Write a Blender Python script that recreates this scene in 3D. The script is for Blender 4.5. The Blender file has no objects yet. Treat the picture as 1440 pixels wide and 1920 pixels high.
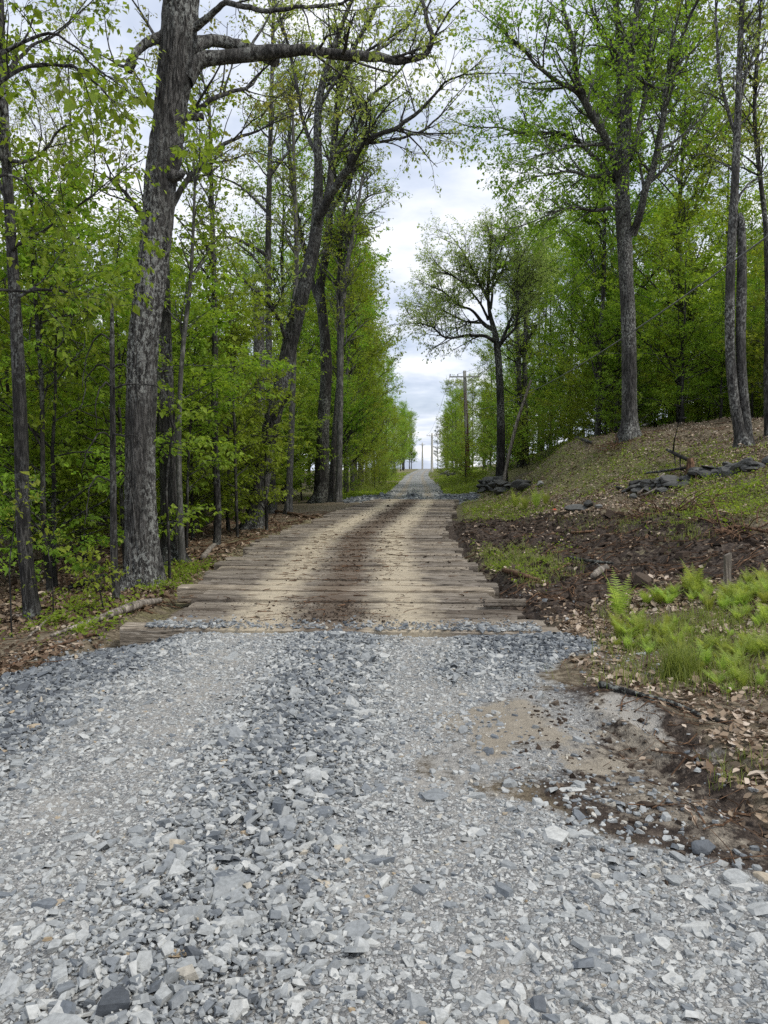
import bpy, math, random
import numpy as np
from mathutils import Euler, Vector

# ------------------------------------------------------------------ basics
SC = bpy.context.scene
COL = SC.collection
rad = math.radians
F = 1442.0                       # focal length in photo pixels (1440x1920)
CAM = np.array([0.0, 0.0, 1.75])
EUL = Euler((rad(90 - 3.53), 0, rad(2.78)), 'XYZ')
RM = np.array(EUL.to_matrix())


def ray(px, py):
    d = np.array([(px - 720) / F, -(py - 960) / F, -1.0])
    d = RM @ d
    return d / d[1]


def at(px, py, Y):
    """point at world depth Y seen in the photo at px, py"""
    return CAM + ray(px, py) * Y


def nrm(v):
    return v / np.maximum(np.linalg.norm(v, axis=-1, keepdims=True), 1e-9)


# ------------------------------------------------------------------ value noise
def _hash(i, j, s):
    h = (i.astype(np.int64) * 374761393 + j.astype(np.int64) * 668265263 + s * 1442695041) & 0x7fffffff
    h = ((h ^ (h >> 13)) * 1274126177) & 0x7fffffff
    return ((h ^ (h >> 16)) & 0xffff) / 65535.0


def vnoise(x, y, s=0):
    x = np.asarray(x, float); y = np.asarray(y, float)
    i = np.floor(x); j = np.floor(y)
    u = x - i; v = y - j
    u = u * u * (3 - 2 * u); v = v * v * (3 - 2 * v)
    a = _hash(i, j, s); b = _hash(i + 1, j, s); c = _hash(i, j + 1, s); d = _hash(i + 1, j + 1, s)
    return (a * (1 - u) + b * u) * (1 - v) + (c * (1 - u) + d * u) * v - 0.5


def fbm(x, y, s=0, o=4):
    r = 0; a = 1.0
    for k in range(o):
        r = r + a * vnoise(x * 2 ** k + 17.3 * k, y * 2 ** k - 9.1 * k, s + k); a *= 0.5
    return r


def sstep(a, b, x):
    t = np.clip((x - a) / (b - a), 0, 1)
    return t * t * (3 - 2 * t)


# ------------------------------------------------------------------ terrain
CXY = np.array([-20, 0, 8, 10, 12, 16.5, 20, 29, 38, 60, 100, 130, 170, 250, 330, 700])
CXX = np.array([-.95, -.95, -.95, -1.12, -1.2, -1.45, -1.5, -.98, -.5, -.45, -.7, -.8, -.3, 1.7, 6, 30])
RZY = np.array([-20, 0, 39, 60, 90, 126, 160, 200, 250, 300, 400, 1200])
RZZ = np.array([-.03, -.03, -.05, -.22, -.3, -.17, 0, .2, .36, -.6, -12, -170.])


def cx(y): return np.interp(y, CXY, CXX)
def rz(y): return np.interp(y, RZY, RZZ)


SOIL = None
CP = []
def cp(px, py, Y):
    p = at(px, py, Y); CP.append((p[0], p[1], p[2]))

for px, py, Y in [(1400, 1090, 10), (1440, 960, 14), (1440, 870, 19), (1390, 838, 23), (1180, 814, 29), (1050, 844, 33), (1290, 822, 27),
                  (1150, 925, 22), (1280, 902, 20.5), (1000, 908, 33), (940, 922, 38), (990, 950, 27), (870, 966, 27), (1110, 957, 21),
                  (900, 1062, 13), (1000, 1082, 12.1), (1250, 962, 17.5), (1250, 1062, 12.5), (1130, 1010, 15.5), (1080, 905, 28),
                  (960, 905, 41), (878, 893, 69), (1300, 1230, 7.2), (1430, 1300, 6.0), (1440, 1500, 4.1), (1200, 1140, 9.3), (1040, 1180, 8.2)]:
    cp(px, py, Y)
CP += [(10, 35, 3.2), (16, 30, 3.6), (14, 20, 3.0), (20, 45, 4), (11, 60, 3.3), (6, 55, 1.5), (8, 10, .7), (8, 5, .25), (12, 14, 1.9), (30, 40, 5), (30, 10, 3),
       (5, 80, .7), (9, 80, 1.5), (15, 80, 4.2), (15, 110, 3), (30, 70, 7), (5, 120, .3), (9, 120, .5), (7, 200, .7), (12, 250, .8), (22, 130, 4.5), (4, 2.8, 0), (4, -4, 0), (60, 60, 7), (60, 0, 4), (60, 150, 5)]
CP += [(-4.1, 9, -.22), (-4.4, 12, -.25), (-5.1, 10.1, -.35), (-5, 15.3, -.28), (-5.2, 19, -.3), (-5.2, 24, -.3), (-5.4, 31, -.3), (-5.4, 43, -.3),
       (-3.6, 7, -.16), (-3.4, 5, -.1), (-4.6, 6.5, -.3), (-4.5, 3, -.2), (-8, 12, -.55), (-8, 20, -.5), (-9, 30, -.4), (-14, 25, -.6), (-20, 40, -.4), (-10, 45, -.4),
       (-6, 70, -.3), (-12, 80, -.3), (-6, 130, -.2), (-7, 200, .1), (-7, 250, .3), (-15, 250, .3), (-40, 40, -1), (-40, 0, -1.5), (-60, 120, -1), (-8, -5, -.4)]
for y in (-6, -2, 2, 5, 7.5, 10, 13, 17, 21, 26, 32, 38, 46, 58, 75, 100, 126, 160, 200, 250, 290):
    c = float(cx(y)); z = float(rz(y))
    CP += [(c, y, z), (c - 1.9, y, z - .02), (c + 1.9, y, z - .02)]
    if 8 < y < 38: CP += [(c - 2.9, y, -.2), (c + 2.75, y, -.14)]
    elif y >= 38: CP += [(c - 3.2, y, z - .1), (c + 3.2, y, z)]
CP = np.array(CP, float)
YS = 0.6
def _phi(dx, dy): return np.sqrt(dx * dx + (dy * YS) ** 2 + .05)
_A = _phi(CP[:, None, 0] - CP[None, :, 0], CP[:, None, 1] - CP[None, :, 1])
n_ = len(CP)
_M = np.zeros((n_ + 1, n_ + 1)); _M[:n_, :n_] = _A - np.eye(n_) * .02; _M[:n_, n_] = 1; _M[n_, :n_] = 1
_W = np.linalg.solve(_M, np.append(CP[:, 2], 0))


def H0(x, y):
    x = np.asarray(x, float); y = np.asarray(y, float)
    sh = x.shape; x = x.ravel(); y = y.ravel(); out = np.empty(len(x))
    for a in range(0, len(x), 20000):
        b = slice(a, a + 20000)
        out[b] = _phi(x[b, None] - CP[None, :, 0], y[b, None] - CP[None, :, 1]) @ _W[:n_] + _W[n_]
    far = sstep(285, 330, y)
    out = out * (1 - far) + far * (rz(y) - .4)
    return out.reshape(sh)


def deck_w(x, y):
    """1 under the timber deck"""
    d = np.abs(x - cx(y))
    return (1 - sstep(2.3, 2.7, d)) * sstep(7.9, 8.5, y) * (1 - sstep(38.3, 39.2, y))


def road_w(x, y):
    d = np.abs(x - cx(y))
    return 1 - sstep(1.7, 2.6, d)


def sdf(poly, x, y):
    """signed distance, positive inside"""
    x = np.asarray(x, float); y = np.asarray(y, float)
    d = np.full(x.shape, 1e9); ins = np.zeros(x.shape, bool)
    n = len(poly)
    for i in range(n):
        ax, ay = poly[i]; bx, by = poly[(i + 1) % n]
        ex, ey = bx - ax, by - ay
        t = np.clip(((x - ax) * ex + (y - ay) * ey) / (ex * ex + ey * ey + 1e-12), 0, 1)
        d = np.minimum(d, np.hypot(x - ax - t * ex, y - ay - t * ey))
        c = ((ay > y) != (by > y)) & (x < (bx - ax) * (y - ay) / (by - ay + 1e-12) + ax)
        ins ^= c
    return np.where(ins, d, -d)


def H(x, y):
    x = np.asarray(x, float); y = np.asarray(y, float)
    h = H0(x, y)
    rw = road_w(x, y)
    off = 1 - rw
    h = h + off * (fbm(x * .35, y * .35, 3, 3) * .22 * sstep(2.5, 8, np.abs(x + .9)) + fbm(x * 1.3, y * 1.3, 9, 3) * .09)
    h = h + sstep(2.5, 5, x) * (y < 60) * (fbm(x * .9, y * .7, 61, 4) * .22)
    u = x - cx(y)
    rut = np.exp(-((np.abs(u) - .85) / .35) ** 2)
    near = 1 - sstep(7.6, 8.2, y) + sstep(39, 41, y)
    h = h + near * (1 - sstep(2.2, 3.4, np.abs(u))) * (-.035 * rut + .03 * np.exp(-(u / .35) ** 2) + fbm(x * 2.5, y * 2.5, 21, 3) * .02)
    # muddy wheel ruts on the right verge
    t = (x - 1.05) * .95 - (5.6 - y) * .31
    s_ = (x - 1.05) * .31 + (5.6 - y) * .95
    mud = sstep(-.2, .3, s_) * (1 - sstep(2.0, 2.6, s_))
    for o in (.05, .42):
        rr_ = np.exp(-((t - o) / .13) ** 4)
        h = h - mud * rr_ * (.05 + .012 * np.sin((s_ + .5 * np.abs(t - o)) * 6.283 / .13))
        h = h + mud * .03 * np.exp(-((t - o - .2) / .06) ** 2)
    # windrow of soil along the ditch, right of the deck
    sw = sstep(-.6, .5, sdf(SOIL, x, y)) if SOIL is not None else 0
    h = h + sw * (fbm(x * 2.2, y * 1.6, 41, 4) * .22 + np.abs(fbm(x * 4.5, y * 4.5, 43, 3)) * .09)
    h = h - .17 * deck_w(x, y)
    h = h - .11 * (1 - sstep(-2.9, -2.45, x)) * sstep(-3.7, -3.4, x) * sstep(7.0, 7.8, y) * (1 - sstep(8.2, 8.3, y))
    return h


def gp(px, py, y0=1.5, y1=320):
    """first ground point under a photo pixel"""
    ys = np.concatenate([np.arange(y0, 60, .05), np.arange(60, y1, .5)])
    d = ray(px, py)
    P = CAM[None] + d[None] * ys[:, None]
    below = P[:, 2] < H(P[:, 0], P[:, 1])
    k = int(np.argmax(below)) if below.any() else len(ys) - 1
    return P[k]


def hz(x, y): return float(H(np.array([x]), np.array([y]))[0])


# ------------------------------------------------------------------ mesh builder
class MB:
    def __init__(s): s.V = []; s.Q = []; s.T = []; s.C = []; s.n = 0

    def add(s, v, q=None, t=None, c=None):
        v = np.asarray(v, np.float32).reshape(-1, 3)
        if q is not None and len(q): s.Q.append(np.asarray(q, np.int64).reshape(-1, 4) + s.n)
        if t is not None and len(t): s.T.append(np.asarray(t, np.int64).reshape(-1, 3) + s.n)
        s.V.append(v)
        s.C.append(np.zeros(len(v), np.float32) if c is None else np.broadcast_to(np.asarray(c, np.float32), (len(v),)))
        s.n += len(v)

    def mesh(s, name, mat, smooth=False, attrs=None, offset=None):
        V = np.concatenate(s.V)
        if offset is not None: V = V - np.asarray(offset, np.float32)
        me = bpy.data.meshes.new(name)
        Q = np.concatenate(s.Q) if s.Q else np.zeros((0, 4), np.int64)
        T = np.concatenate(s.T) if s.T else np.zeros((0, 3), np.int64)
        loops = np.concatenate([Q.ravel(), T.ravel()]).astype(np.int32)
        nq, nt = len(Q), len(T)
        starts = np.concatenate([np.arange(nq) * 4, nq * 4 + np.arange(nt) * 3]).astype(np.int32)
        me.vertices.add(len(V)); me.vertices.foreach_set('co', V.astype(np.float32).ravel())
        me.loops.add(len(loops)); me.loops.foreach_set('vertex_index', loops)
        me.polygons.add(nq + nt); me.polygons.foreach_set('loop_start', starts)
        me.polygons.foreach_set('use_smooth', np.full(nq + nt, bool(smooth)))
        a = me.attributes.new('tint', 'FLOAT', 'POINT'); a.data.foreach_set('value', np.concatenate(s.C))
        for k, val in (attrs or {}).items():
            val = np.asarray(val, np.float32)
            if val.ndim == 2:
                a = me.attributes.new(k, 'FLOAT_COLOR', 'POINT'); a.data.foreach_set('color', val.ravel())
            else:
                a = me.attributes.new(k, 'FLOAT', 'POINT'); a.data.foreach_set('value', val)
        me.update(calc_edges=True)
        if mat: me.materials.append(mat)
        return me


def link(name, me, parent=None, loc=None, **props):
    o = bpy.data.objects.new(name, me); COL.objects.link(o)
    if parent is not None: o.parent = parent
    if loc is not None: o.location = [float(q) for q in loc]
    for k, v in props.items(): o[k] = v
    return o


def empty(name, loc, label, category, group=None, rz_=0.0):
    o = bpy.data.objects.new(name, None); COL.objects.link(o)
    o.location = [float(q) for q in loc]; o.rotation_euler = (0, 0, rz_)
    o.empty_display_size = .2
    o['label'] = label; o['category'] = category
    if group: o['group'] = group
    return o


# ------------------------------------------------------------------ materials
def mat(name):
    m = bpy.data.materials.new(name); m.use_nodes = True
    nt = m.node_tree; nt.nodes.clear()
    return m, nt


def N(nt, typ, **kw):
    n = nt.nodes.new(typ)
    for k, v in kw.items():
        if k.startswith('i_'):
            key = k[2:]
            n.inputs[int(key) if key.isdigit() else key.replace('_', ' ')].default_value = v
        else: setattr(n, k, v)
    return n


def L(nt, a, b): nt.links.new(a, b)


def ramp(nt, fac, stops, interp='LINEAR'):
    r = N(nt, 'ShaderNodeValToRGB'); r.color_ramp.interpolation = interp
    el = r.color_ramp.elements
    while len(el) < len(stops): el.new(0.5)
    for e, (p, c) in zip(el, stops):
        e.position = p; e.color = (*c, 1) if len(c) == 3 else c
    L(nt, fac, r.inputs['Fac']); return r.outputs['Color']


def mix(nt, fac, a, b, mode='MIX'):
    m = N(nt, 'ShaderNodeMix', data_type='RGBA', blend_type=mode)
    for sock, v in ((m.inputs[0], fac), (m.inputs[6], a), (m.inputs[7], b)):
        if isinstance(v, (int, float)): sock.default_value = v
        elif isinstance(v, tuple): sock.default_value = (*v, 1) if len(v) == 3 else v
        else: L(nt, v, sock)
    return m.outputs[2]


def math_(nt, op, a, b=0.0, clamp=False):
    m = N(nt, 'ShaderNodeMath', operation=op, use_clamp=clamp)
    for sock, v in ((m.inputs[0], a), (m.inputs[1], b)):
        if isinstance(v, (int, float)): sock.default_value = v
        else: L(nt, v, sock)
    return m.outputs[0]


def noise(nt, vec, scale, detail=4, rough=.55, dist=0.0):
    n = N(nt, 'ShaderNodeTexNoise'); n.inputs['Scale'].default_value = scale; n.inputs['Detail'].default_value = detail
    n.inputs['Roughness'].default_value = rough; n.inputs['Distortion'].default_value = dist
    if vec is not None: L(nt, vec, n.inputs['Vector'])
    return n.outputs['Fac']


def vscale(nt, vec, s):
    m = N(nt, 'ShaderNodeMapping'); m.inputs['Scale'].default_value = s; L(nt, vec, m.inputs['Vector']); return m.outputs[0]


def finish(nt, col, rough=.85, bump=None, bstr=.5, bdist=.02, spec=.25):
    b = N(nt, 'ShaderNodeBsdfPrincipled'); o = N(nt, 'ShaderNodeOutputMaterial')
    if isinstance(col, tuple): b.inputs['Base Color'].default_value = (*col, 1)
    else: L(nt, col, b.inputs['Base Color'])
    if isinstance(rough, (int, float)): b.inputs['Roughness'].default_value = rough
    else: L(nt, rough, b.inputs['Roughness'])
    b.inputs['Specular IOR Level'].default_value = spec
    if bump is not None:
        bn = N(nt, 'ShaderNodeBump'); bn.inputs['Strength'].default_value = bstr; bn.inputs['Distance'].default_value = bdist
        L(nt, bump, bn.inputs['Height']); L(nt, bn.outputs[0], b.inputs['Normal'])
    L(nt, b.outputs[0], o.inputs[0]); return b


def geo_pos(nt): return N(nt, 'ShaderNodeNewGeometry').outputs['Position']
def obj_co(nt): return N(nt, 'ShaderNodeTexCoord').outputs['Object']
def attr(nt, name, out='Fac'):
    a = N(nt, 'ShaderNodeAttribute'); a.attribute_name = name; return a.outputs[out]


def bark_mat(name, dark, light, lich=None, lich_amt=.5, stretch=.22, sc=9.0, bd=.035, lich_hi=99.0):
    m, nt = mat(name)
    co = obj_co(nt)
    st = vscale(nt, co, (1, 1, stretch))
    f = noise(nt, st, sc, 5, .6, .6)
    f2 = noise(nt, st, sc * 3.1, 4, .6, .3)
    f3 = noise(nt, co, sc * 6, 3, .7)
    h = math_(nt, 'ADD', math_(nt, 'MULTIPLY', f, .5), math_(nt, 'ADD', math_(nt, 'MULTIPLY', f2, .33), math_(nt, 'MULTIPLY', f3, .17)))
    c = ramp(nt, h, [(.42, dark), (.5, tuple(.3 * (a_ + b_) for a_, b_ in zip(dark, light))), (.57, light)])
    big = noise(nt, co, 1.3, 3)
    c = mix(nt, ramp(nt, big, [(.4, (0, 0, 0)), (.65, (1, 1, 1))]), c, mix(nt, .4, c, tuple(q * .45 for q in light)))
    if lich:
        l1 = noise(nt, vscale(nt, co, (1, 1, .6)), 20, 5, .74)
        l0 = noise(nt, vscale(nt, co, (1, 1, .5)), 1.1, 2)
        lf = math_(nt, 'MULTIPLY', ramp(nt, l1, [(.505, (0, 0, 0)), (.555, (1, 1, 1))]), ramp(nt, l0, [(.47 - .12 * lich_amt, (0, 0, 0)), (.6 - .1 * lich_amt, (1, 1, 1))]))
        c = mix(nt, math_(nt, 'MULTIPLY', lf, .85), c, lich)
    finish(nt, c, .9, h, 1.0, bd, .15)
    return m


def leaf_mat(name, ca, cb, trans, var=.35):
    m, nt = mat(name)
    t = attr(nt, 'tint')
    rnd = N(nt, 'ShaderNodeObjectInfo').outputs['Random']
    c = ramp(nt, t, [(0, ca), (1, cb)])
    hs = N(nt, 'ShaderNodeHueSaturation')
    L(nt, math_(nt, 'ADD', math_(nt, 'MULTIPLY', rnd, .045), .468), hs.inputs['Hue'])
    L(nt, math_(nt, 'ADD', math_(nt, 'MULTIPLY', rnd, var), 1 - var * .5), hs.inputs['Value'])
    hs.inputs['Saturation'].default_value = 1.0
    L(nt, c, hs.inputs['Color'])
    d = N(nt, 'ShaderNodeBsdfPrincipled'); d.inputs['Roughness'].default_value = .55; d.inputs['Specular IOR Level'].default_value = .25
    L(nt, hs.outputs[0], d.inputs['Base Color'])
    tr = N(nt, 'ShaderNodeBsdfTranslucent')
    L(nt, mix(nt, 1.0, hs.outputs[0], trans, 'MULTIPLY'), tr.inputs[0])
    ad = N(nt, 'ShaderNodeMixShader'); ad.inputs[0].default_value = .5
    L(nt, d.outputs[0], ad.inputs[1]); L(nt, tr.outputs[0], ad.inputs[2])
    o = N(nt, 'ShaderNodeOutputMaterial'); L(nt, ad.outputs[0], o.inputs[0])
    return m


M_OAK = bark_mat('oak_bark', (.014, .0135, .013), (.19, .182, .17), (.40, .41, .38), .62, .13, 24, .09)
M_BARK = bark_mat('grey_bark', (.015, .0145, .014), (.11, .105, .097), (.27, .28, .26), .05, .15, 22, .06)
M_MAPLE = bark_mat('maple_bark', (.015, .0145, .014), (.125, .12, .112), (.30, .305, .28), .3, .2, 18, .03)
M_DARK = bark_mat('dark_bark', (.011, .0105, .010), (.065, .061, .056), (.25, .26, .23), .15, .2, 12, .02)
M_PALE = bark_mat('pale_bark', (.06, .058, .054), (.21, .205, .19), None, 0, .3, 10, .01)
M_DEAD = bark_mat('dead_wood', (.10, .085, .07), (.42, .37, .31), None, 0, .1, 14, .01)
M_ROT = bark_mat('rotten_wood', (.05, .03, .02), (.25, .15, .09), None, 0, .2, 14, .01)
M_LEAF = leaf_mat('spring_leaf', (.125, .215, .025), (.27, .38, .045), (1.6, 1.6, 1.0))
M_LEAFB = leaf_mat('bright_leaf', (.17, .27, .03), (.29, .40, .05), (1.2, 1.2, .8), .25)
M_LEAFD = leaf_mat('deep_leaf', (.095, .165, .02), (.20, .29, .03), (1.5, 1.55, .9))
M_OLIVE = leaf_mat('olive_leaf', (.175, .22, .055), (.32, .36, .10), (1.7, 1.7, 1.1))
M_PALELEAF = leaf_mat('pale_young_leaf', (.25, .31, .09), (.42, .47, .16), (1.6, 1.6, 1.2))
M_NEEDLE = leaf_mat('pine_needle', (.025, .065, .022), (.055, .11, .03), (1, 1, .8))
M_FERN = leaf_mat('fern_frond', (.24, .35, .06), (.45, .54, .14), (1.3, 1.3, .8), .5)
M_GRASS = leaf_mat('grass_blade', (.14, .20, .04), (.33, .37, .11), (1.1, 1.1, .7))


def litter_mat():
    m, nt = mat('dead_leaf')
    c = ramp(nt, attr(nt, 'tint'), [(0, (.05, .034, .024)), (.35, (.15, .10, .064)), (.7, (.32, .245, .17)), (1, (.54, .45, .36))])
    finish(nt, c, .8, None, spec=.2); return m
M_LITTER = litter_mat()
m_, nt_ = mat('soil_clod'); finish(nt_, mix(nt_, 1.0, ramp(nt_, attr(nt_, 'tint'), [(0, (.02, .015, .012)), (.5, (.075, .056, .043)), (1, (.2, .16, .12))]), ramp(nt_, noise(nt_, geo_pos(nt_), 50, 4, .7), [(.3, (.6, .6, .6)), (.7, (1.3, 1.3, 1.3))]), 'MULTIPLY'), .95, spec=.1); M_CLOD = m_


def stone_mat(name, stops, bsc=40):
    m, nt = mat(name)
    co = geo_pos(nt)
    c = ramp(nt, attr(nt, 'tint'), stops)
    n1 = noise(nt, co, bsc, 5, .65)
    c = mix(nt, 1.0, c, ramp(nt, n1, [(.3, (.68, .68, .68)), (.7, (1.15, 1.15, 1.15))]), 'MULTIPLY')
    finish(nt, c, .75, n1, .5, .006, .3); return m
M_SLATE = stone_mat('slate_chip', [(0, (.06, .066, .074)), (.3, (.17, .187, .203)), (.62, (.345, .358, .352)), (.86, (.53, .535, .51)), (.94, (.50, .46, .38)), (1, (.40, .31, .20))])
M_WALLROCK = stone_mat('wall_rock', [(0, (.05, .05, .047)), (.6, (.14, .14, .13)), (1, (.36, .35, .33))], 9)


def rust_mat():
    m, nt = mat('weathered_pole'); co = obj_co(nt)
    s = N(nt, 'ShaderNodeSeparateXYZ'); L(nt, co, s.inputs[0])
    n1 = noise(nt, vscale(nt, co, (7, 7, .35)), 1.6, 4, .6)
    f = math_(nt, 'ADD', n1, math_(nt, 'MULTIPLY', s.outputs[2], -.035))
    c = mix(nt, ramp(nt, f, [(.28, (0, 0, 0)), (.36, (1, 1, 1))]), (.42, .41, .38), (.12, .035, .022))
    finish(nt, c, .85, n1, .3, .01); return m
M_POLE = rust_mat()


def plain(name, c, rough=.7, nsc=12, amt=.25):
    m, nt = mat(name); n1 = noise(nt, obj_co(nt), nsc, 4)
    col = mix(nt, 1.0, c, ramp(nt, n1, [(.3, (1 - amt,) * 3), (.7, (1 + amt,) * 3)]), 'MULTIPLY')
    finish(nt, col, rough, n1, .3, .01); return m
M_PALEPOLE = plain('pale_pole', (.5, .49, .45))
M_WIRE = plain('wire_sheath', (.2, .205, .21), .5)
M_CERAM = plain('insulator', (.25, .2, .18), .3)
M_RED = plain('red_tape', (.6, .06, .03), .5)
M_ENDGRAIN = plain('cut_wood', (.5, .38, .24), .8)


def timber_mat():
    m, nt = mat('deck_timber'); co = geo_pos(nt)
    u = attr(nt, 'u'); tint = attr(nt, 'tint')
    gr = noise(nt, vscale(nt, co, (3.2, 30, 30)), 1.0, 8, .75, .9)
    gr2 = noise(nt, vscale(nt, co, (3.5, 80, 80)), 1.0, 3, .6)
    wood = ramp(nt, gr, [(.32, (.06, .05, .041)), (.5, (.215, .19, .157)), (.66, (.42, .39, .345))])
    tone = ramp(nt, tint, [(0, (.5, .46, .43)), (.5, (1, .97, .94)), (1, (1.3, 1.22, 1.1))])
    wood = mix(nt, 1.0, wood, tone, 'MULTIPLY')
    wood = mix(nt, .45, wood, mix(nt, 1.0, wood, ramp(nt, gr2, [(.35, (.55, .55, .55)), (.6, (1.3, 1.3, 1.3))]), 'MULTIPLY'))
    spl = noise(nt, vscale(nt, co, (.9, 55, 55)), 1.0, 2, .5, 1.2)
    wood = mix(nt, ramp(nt, spl, [(.60, (0, 0, 0)), (.66, (1, 1, 1))]), wood, (.03, .024, .019))
    # dust carried on by wheels: two bands
    pn = noise(nt, vscale(nt, co, (2.2, 2.2, 2.2)), 1.0, 5, .7)
    pn2 = noise(nt, vscale(nt, co, (2.5, 14, 5)), 1.0, 4, .7)
    au = math_(nt, 'ABSOLUTE', math_(nt, 'SUBTRACT', math_(nt, 'ABSOLUTE', math_(nt, 'ADD', u, .02)), .85))
    d = math_(nt, 'SUBTRACT', .92, math_(nt, 'MULTIPLY', au, 1.35))
    d = math_(nt, 'ADD', d, math_(nt, 'ADD', math_(nt, 'MULTIPLY', math_(nt, 'SUBTRACT', pn, .5), 1.3), math_(nt, 'MULTIPLY', math_(nt, 'SUBTRACT', pn2, .5), .55)))
    dust = ramp(nt, d, [(.26, (0, 0, 0)), (.74, (1, 1, 1))])
    grit = noise(nt, co, 60, 4, .7)
    dc = mix(nt, 1.0, mix(nt, pn2, (.40, .335, .235), (.56, .49, .37)), ramp(nt, grit, [(.3, (.75, .75, .75)), (.7, (1.18, 1.18, 1.18))]), 'MULTIPLY')
    wear = math_(nt, 'MULTIPLY', dust, ramp(nt, gr, [(.28, (.45, .45, .45)), (.5, (.95, .95, .95))]))
    # dark soil tracked on the middle strip
    mid = math_(nt, 'ADD', math_(nt, 'SUBTRACT', .52, math_(nt, 'ABSOLUTE', u)), math_(nt, 'MULTIPLY', math_(nt, 'SUBTRACT', pn2, .5), .9))
    soil = ramp(nt, mid, [(.12, (0, 0, 0)), (.4, (1, 1, 1))])
    c = mix(nt, math_(nt, 'MULTIPLY', soil, .7), wood, mix(nt, pn2, (.07, .05, .036), (.17, .125, .09)))
    c = mix(nt, wear, c, dc)
    hh = math_(nt, 'ADD', gr, math_(nt, 'MULTIPLY', grit, .3))
    finish(nt, c, .9, hh, .7, .012, .15); return m
M_TIMBER = timber_mat()


def ground_mat(name):
    m, nt = mat(name); co = geo_pos(nt)
    z = N(nt, 'ShaderNodeAttribute'); z.attribute_name = 'zone'
    sp = N(nt, 'ShaderNodeSeparateColor'); L(nt, z.outputs['Color'], sp.inputs[0])
    n1 = noise(nt, co, 2.2, 6, .65); n2 = noise(nt, co, 14, 5, .7); n3 = noise(nt, co, 70, 4, .7)
    vo = N(nt, 'ShaderNodeTexVoronoi', feature='F1'); vo.inputs['Scale'].default_value = 58; L(nt, vscale(nt, co, (1, 1, 1)), vo.inputs['Vector'])
    vo2 = N(nt, 'ShaderNodeTexVoronoi', feature='DISTANCE_TO_EDGE'); vo2.inputs['Scale'].default_value = 58; L(nt, co, vo2.inputs['Vector'])
    litter = ramp(nt, n2, [(.3, (.05, .040, .028)), (.5, (.155, .125, .085)), (.66, (.30, .255, .185)), (.8, (.44, .39, .31))])
    # crushed slate: fragments with dark gaps
    fr = ramp(nt, N_sep(nt, vo.outputs['Color']), [(0, (.16, .165, .168)), (.5, (.32, .325, .315)), (1, (.52, .515, .49))])
    fr = mix(nt, ramp(nt, vo2.outputs['Distance'], [(.0, (1, 1, 1)), (.09, (0, 0, 0))]), fr, (.10, .095, .085))
    pale = mix(nt, n3, (.26, .25, .23), (.42, .405, .37))
    grav = mix(nt, ramp(nt, math_(nt, 'ADD', math_(nt, 'MULTIPLY', n1, .6), math_(nt, 'MULTIPLY', n3, .4)), [(.47, (0, 0, 0)), (.66, (1, 1, 1))]), fr, pale)
    tanm = mix(nt, n2, (.17, .145, .11), (.45, .40, .32))
    soil = ramp(nt, n2, [(.3, (.018, .014, .012)), (.5, (.06, .046, .037)), (.7, (.17, .135, .105))])
    moss = ramp(nt, n2, [(.32, (.09, .075, .045)), (.48, (.18, .175, .075)), (.66, (.31, .28, .16))])
    def edge(w):
        v = math_(nt, 'ADD', w, math_(nt, 'MULTIPLY', math_(nt, 'SUBTRACT', math_(nt, 'ADD', math_(nt, 'MULTIPLY', n1, .5), math_(nt, 'MULTIPLY', n2, .5)), .5), 1.5))
        return ramp(nt, v, [(.38, (0, 0, 0)), (.62, (1, 1, 1))])
    c = mix(nt, edge(sp.outputs[2]), litter, soil)
    c = mix(nt, math_(nt, 'MULTIPLY', edge(z.outputs['Alpha']), .8), c, moss)
    c = mix(nt, edge(sp.outputs[0]), c, grav)
    c = mix(nt, edge(sp.outputs[1]), c, tanm)
    wet = attr(nt, 'dry')                                # grey crust of dried silt
    c = mix(nt, edge(wet), c, mix(nt, math_(nt, 'ADD', math_(nt, 'MULTIPLY', n2, .5), math_(nt, 'MULTIPLY', n3, .5)), (.22, .205, .18), (.50, .475, .425)))
    h = math_(nt, 'ADD', math_(nt, 'MULTIPLY', n2, .7), math_(nt, 'ADD', math_(nt, 'MULTIPLY', n3, .25), math_(nt, 'MULTIPLY', vo2.outputs['Distance'], .6)))
    finish(nt, c, .92, h, .8, .03, .15); return m


def N_sep(nt, colsock):
    s = N(nt, 'ShaderNodeSeparateColor'); L(nt, colsock, s.inputs[0]); return s.outputs[0]
M_GROUND = ground_mat('forest_ground')

# ------------------------------------------------------------------ zones
GRAVEL = np.array([(-3.4, 8.25), (1.4, 8.25), (1.9, 7.65), (1.3, 6.95), (.82, 6.15), (.12, 5.15), (.15, 4.5), (.58, 4.0), (1.0, 3.62), (1.55, 3.2), (2.6, 2.9), (6, 2.6), (6, -8), (-5, -8), (-4.2, 2), (-3.45, 5.5)])
TAN = np.array([(.75, 6.2), (1.25, 6.0), (1.2, 5.3), (.8, 4.35), (.25, 4.35), (.05, 4.8), (.15, 5.4)])
MUD = np.array([(1.0, 6.2), (1.55, 6.3), (1.9, 5.3), (1.78, 4.4), (1.7, 3.4), (1.5, 3.2), (.9, 3.7), (.6, 4.3), (1.1, 5.2)])
DRY = np.array([gp(px, py)[:2] for px, py in ((1110, 1305), (1200, 1300), (1310, 1400), (1290, 1425), (1150, 1370))])
SOIL = np.array([gp(px, py)[:2] for px, py in ((848, 985), (960, 962), (1110, 972), (1260, 958), (1440, 1005), (1470, 1095), (1250, 1085), (1150, 1130), (1060, 1150), (965, 1135), (900, 1065))])
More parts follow.
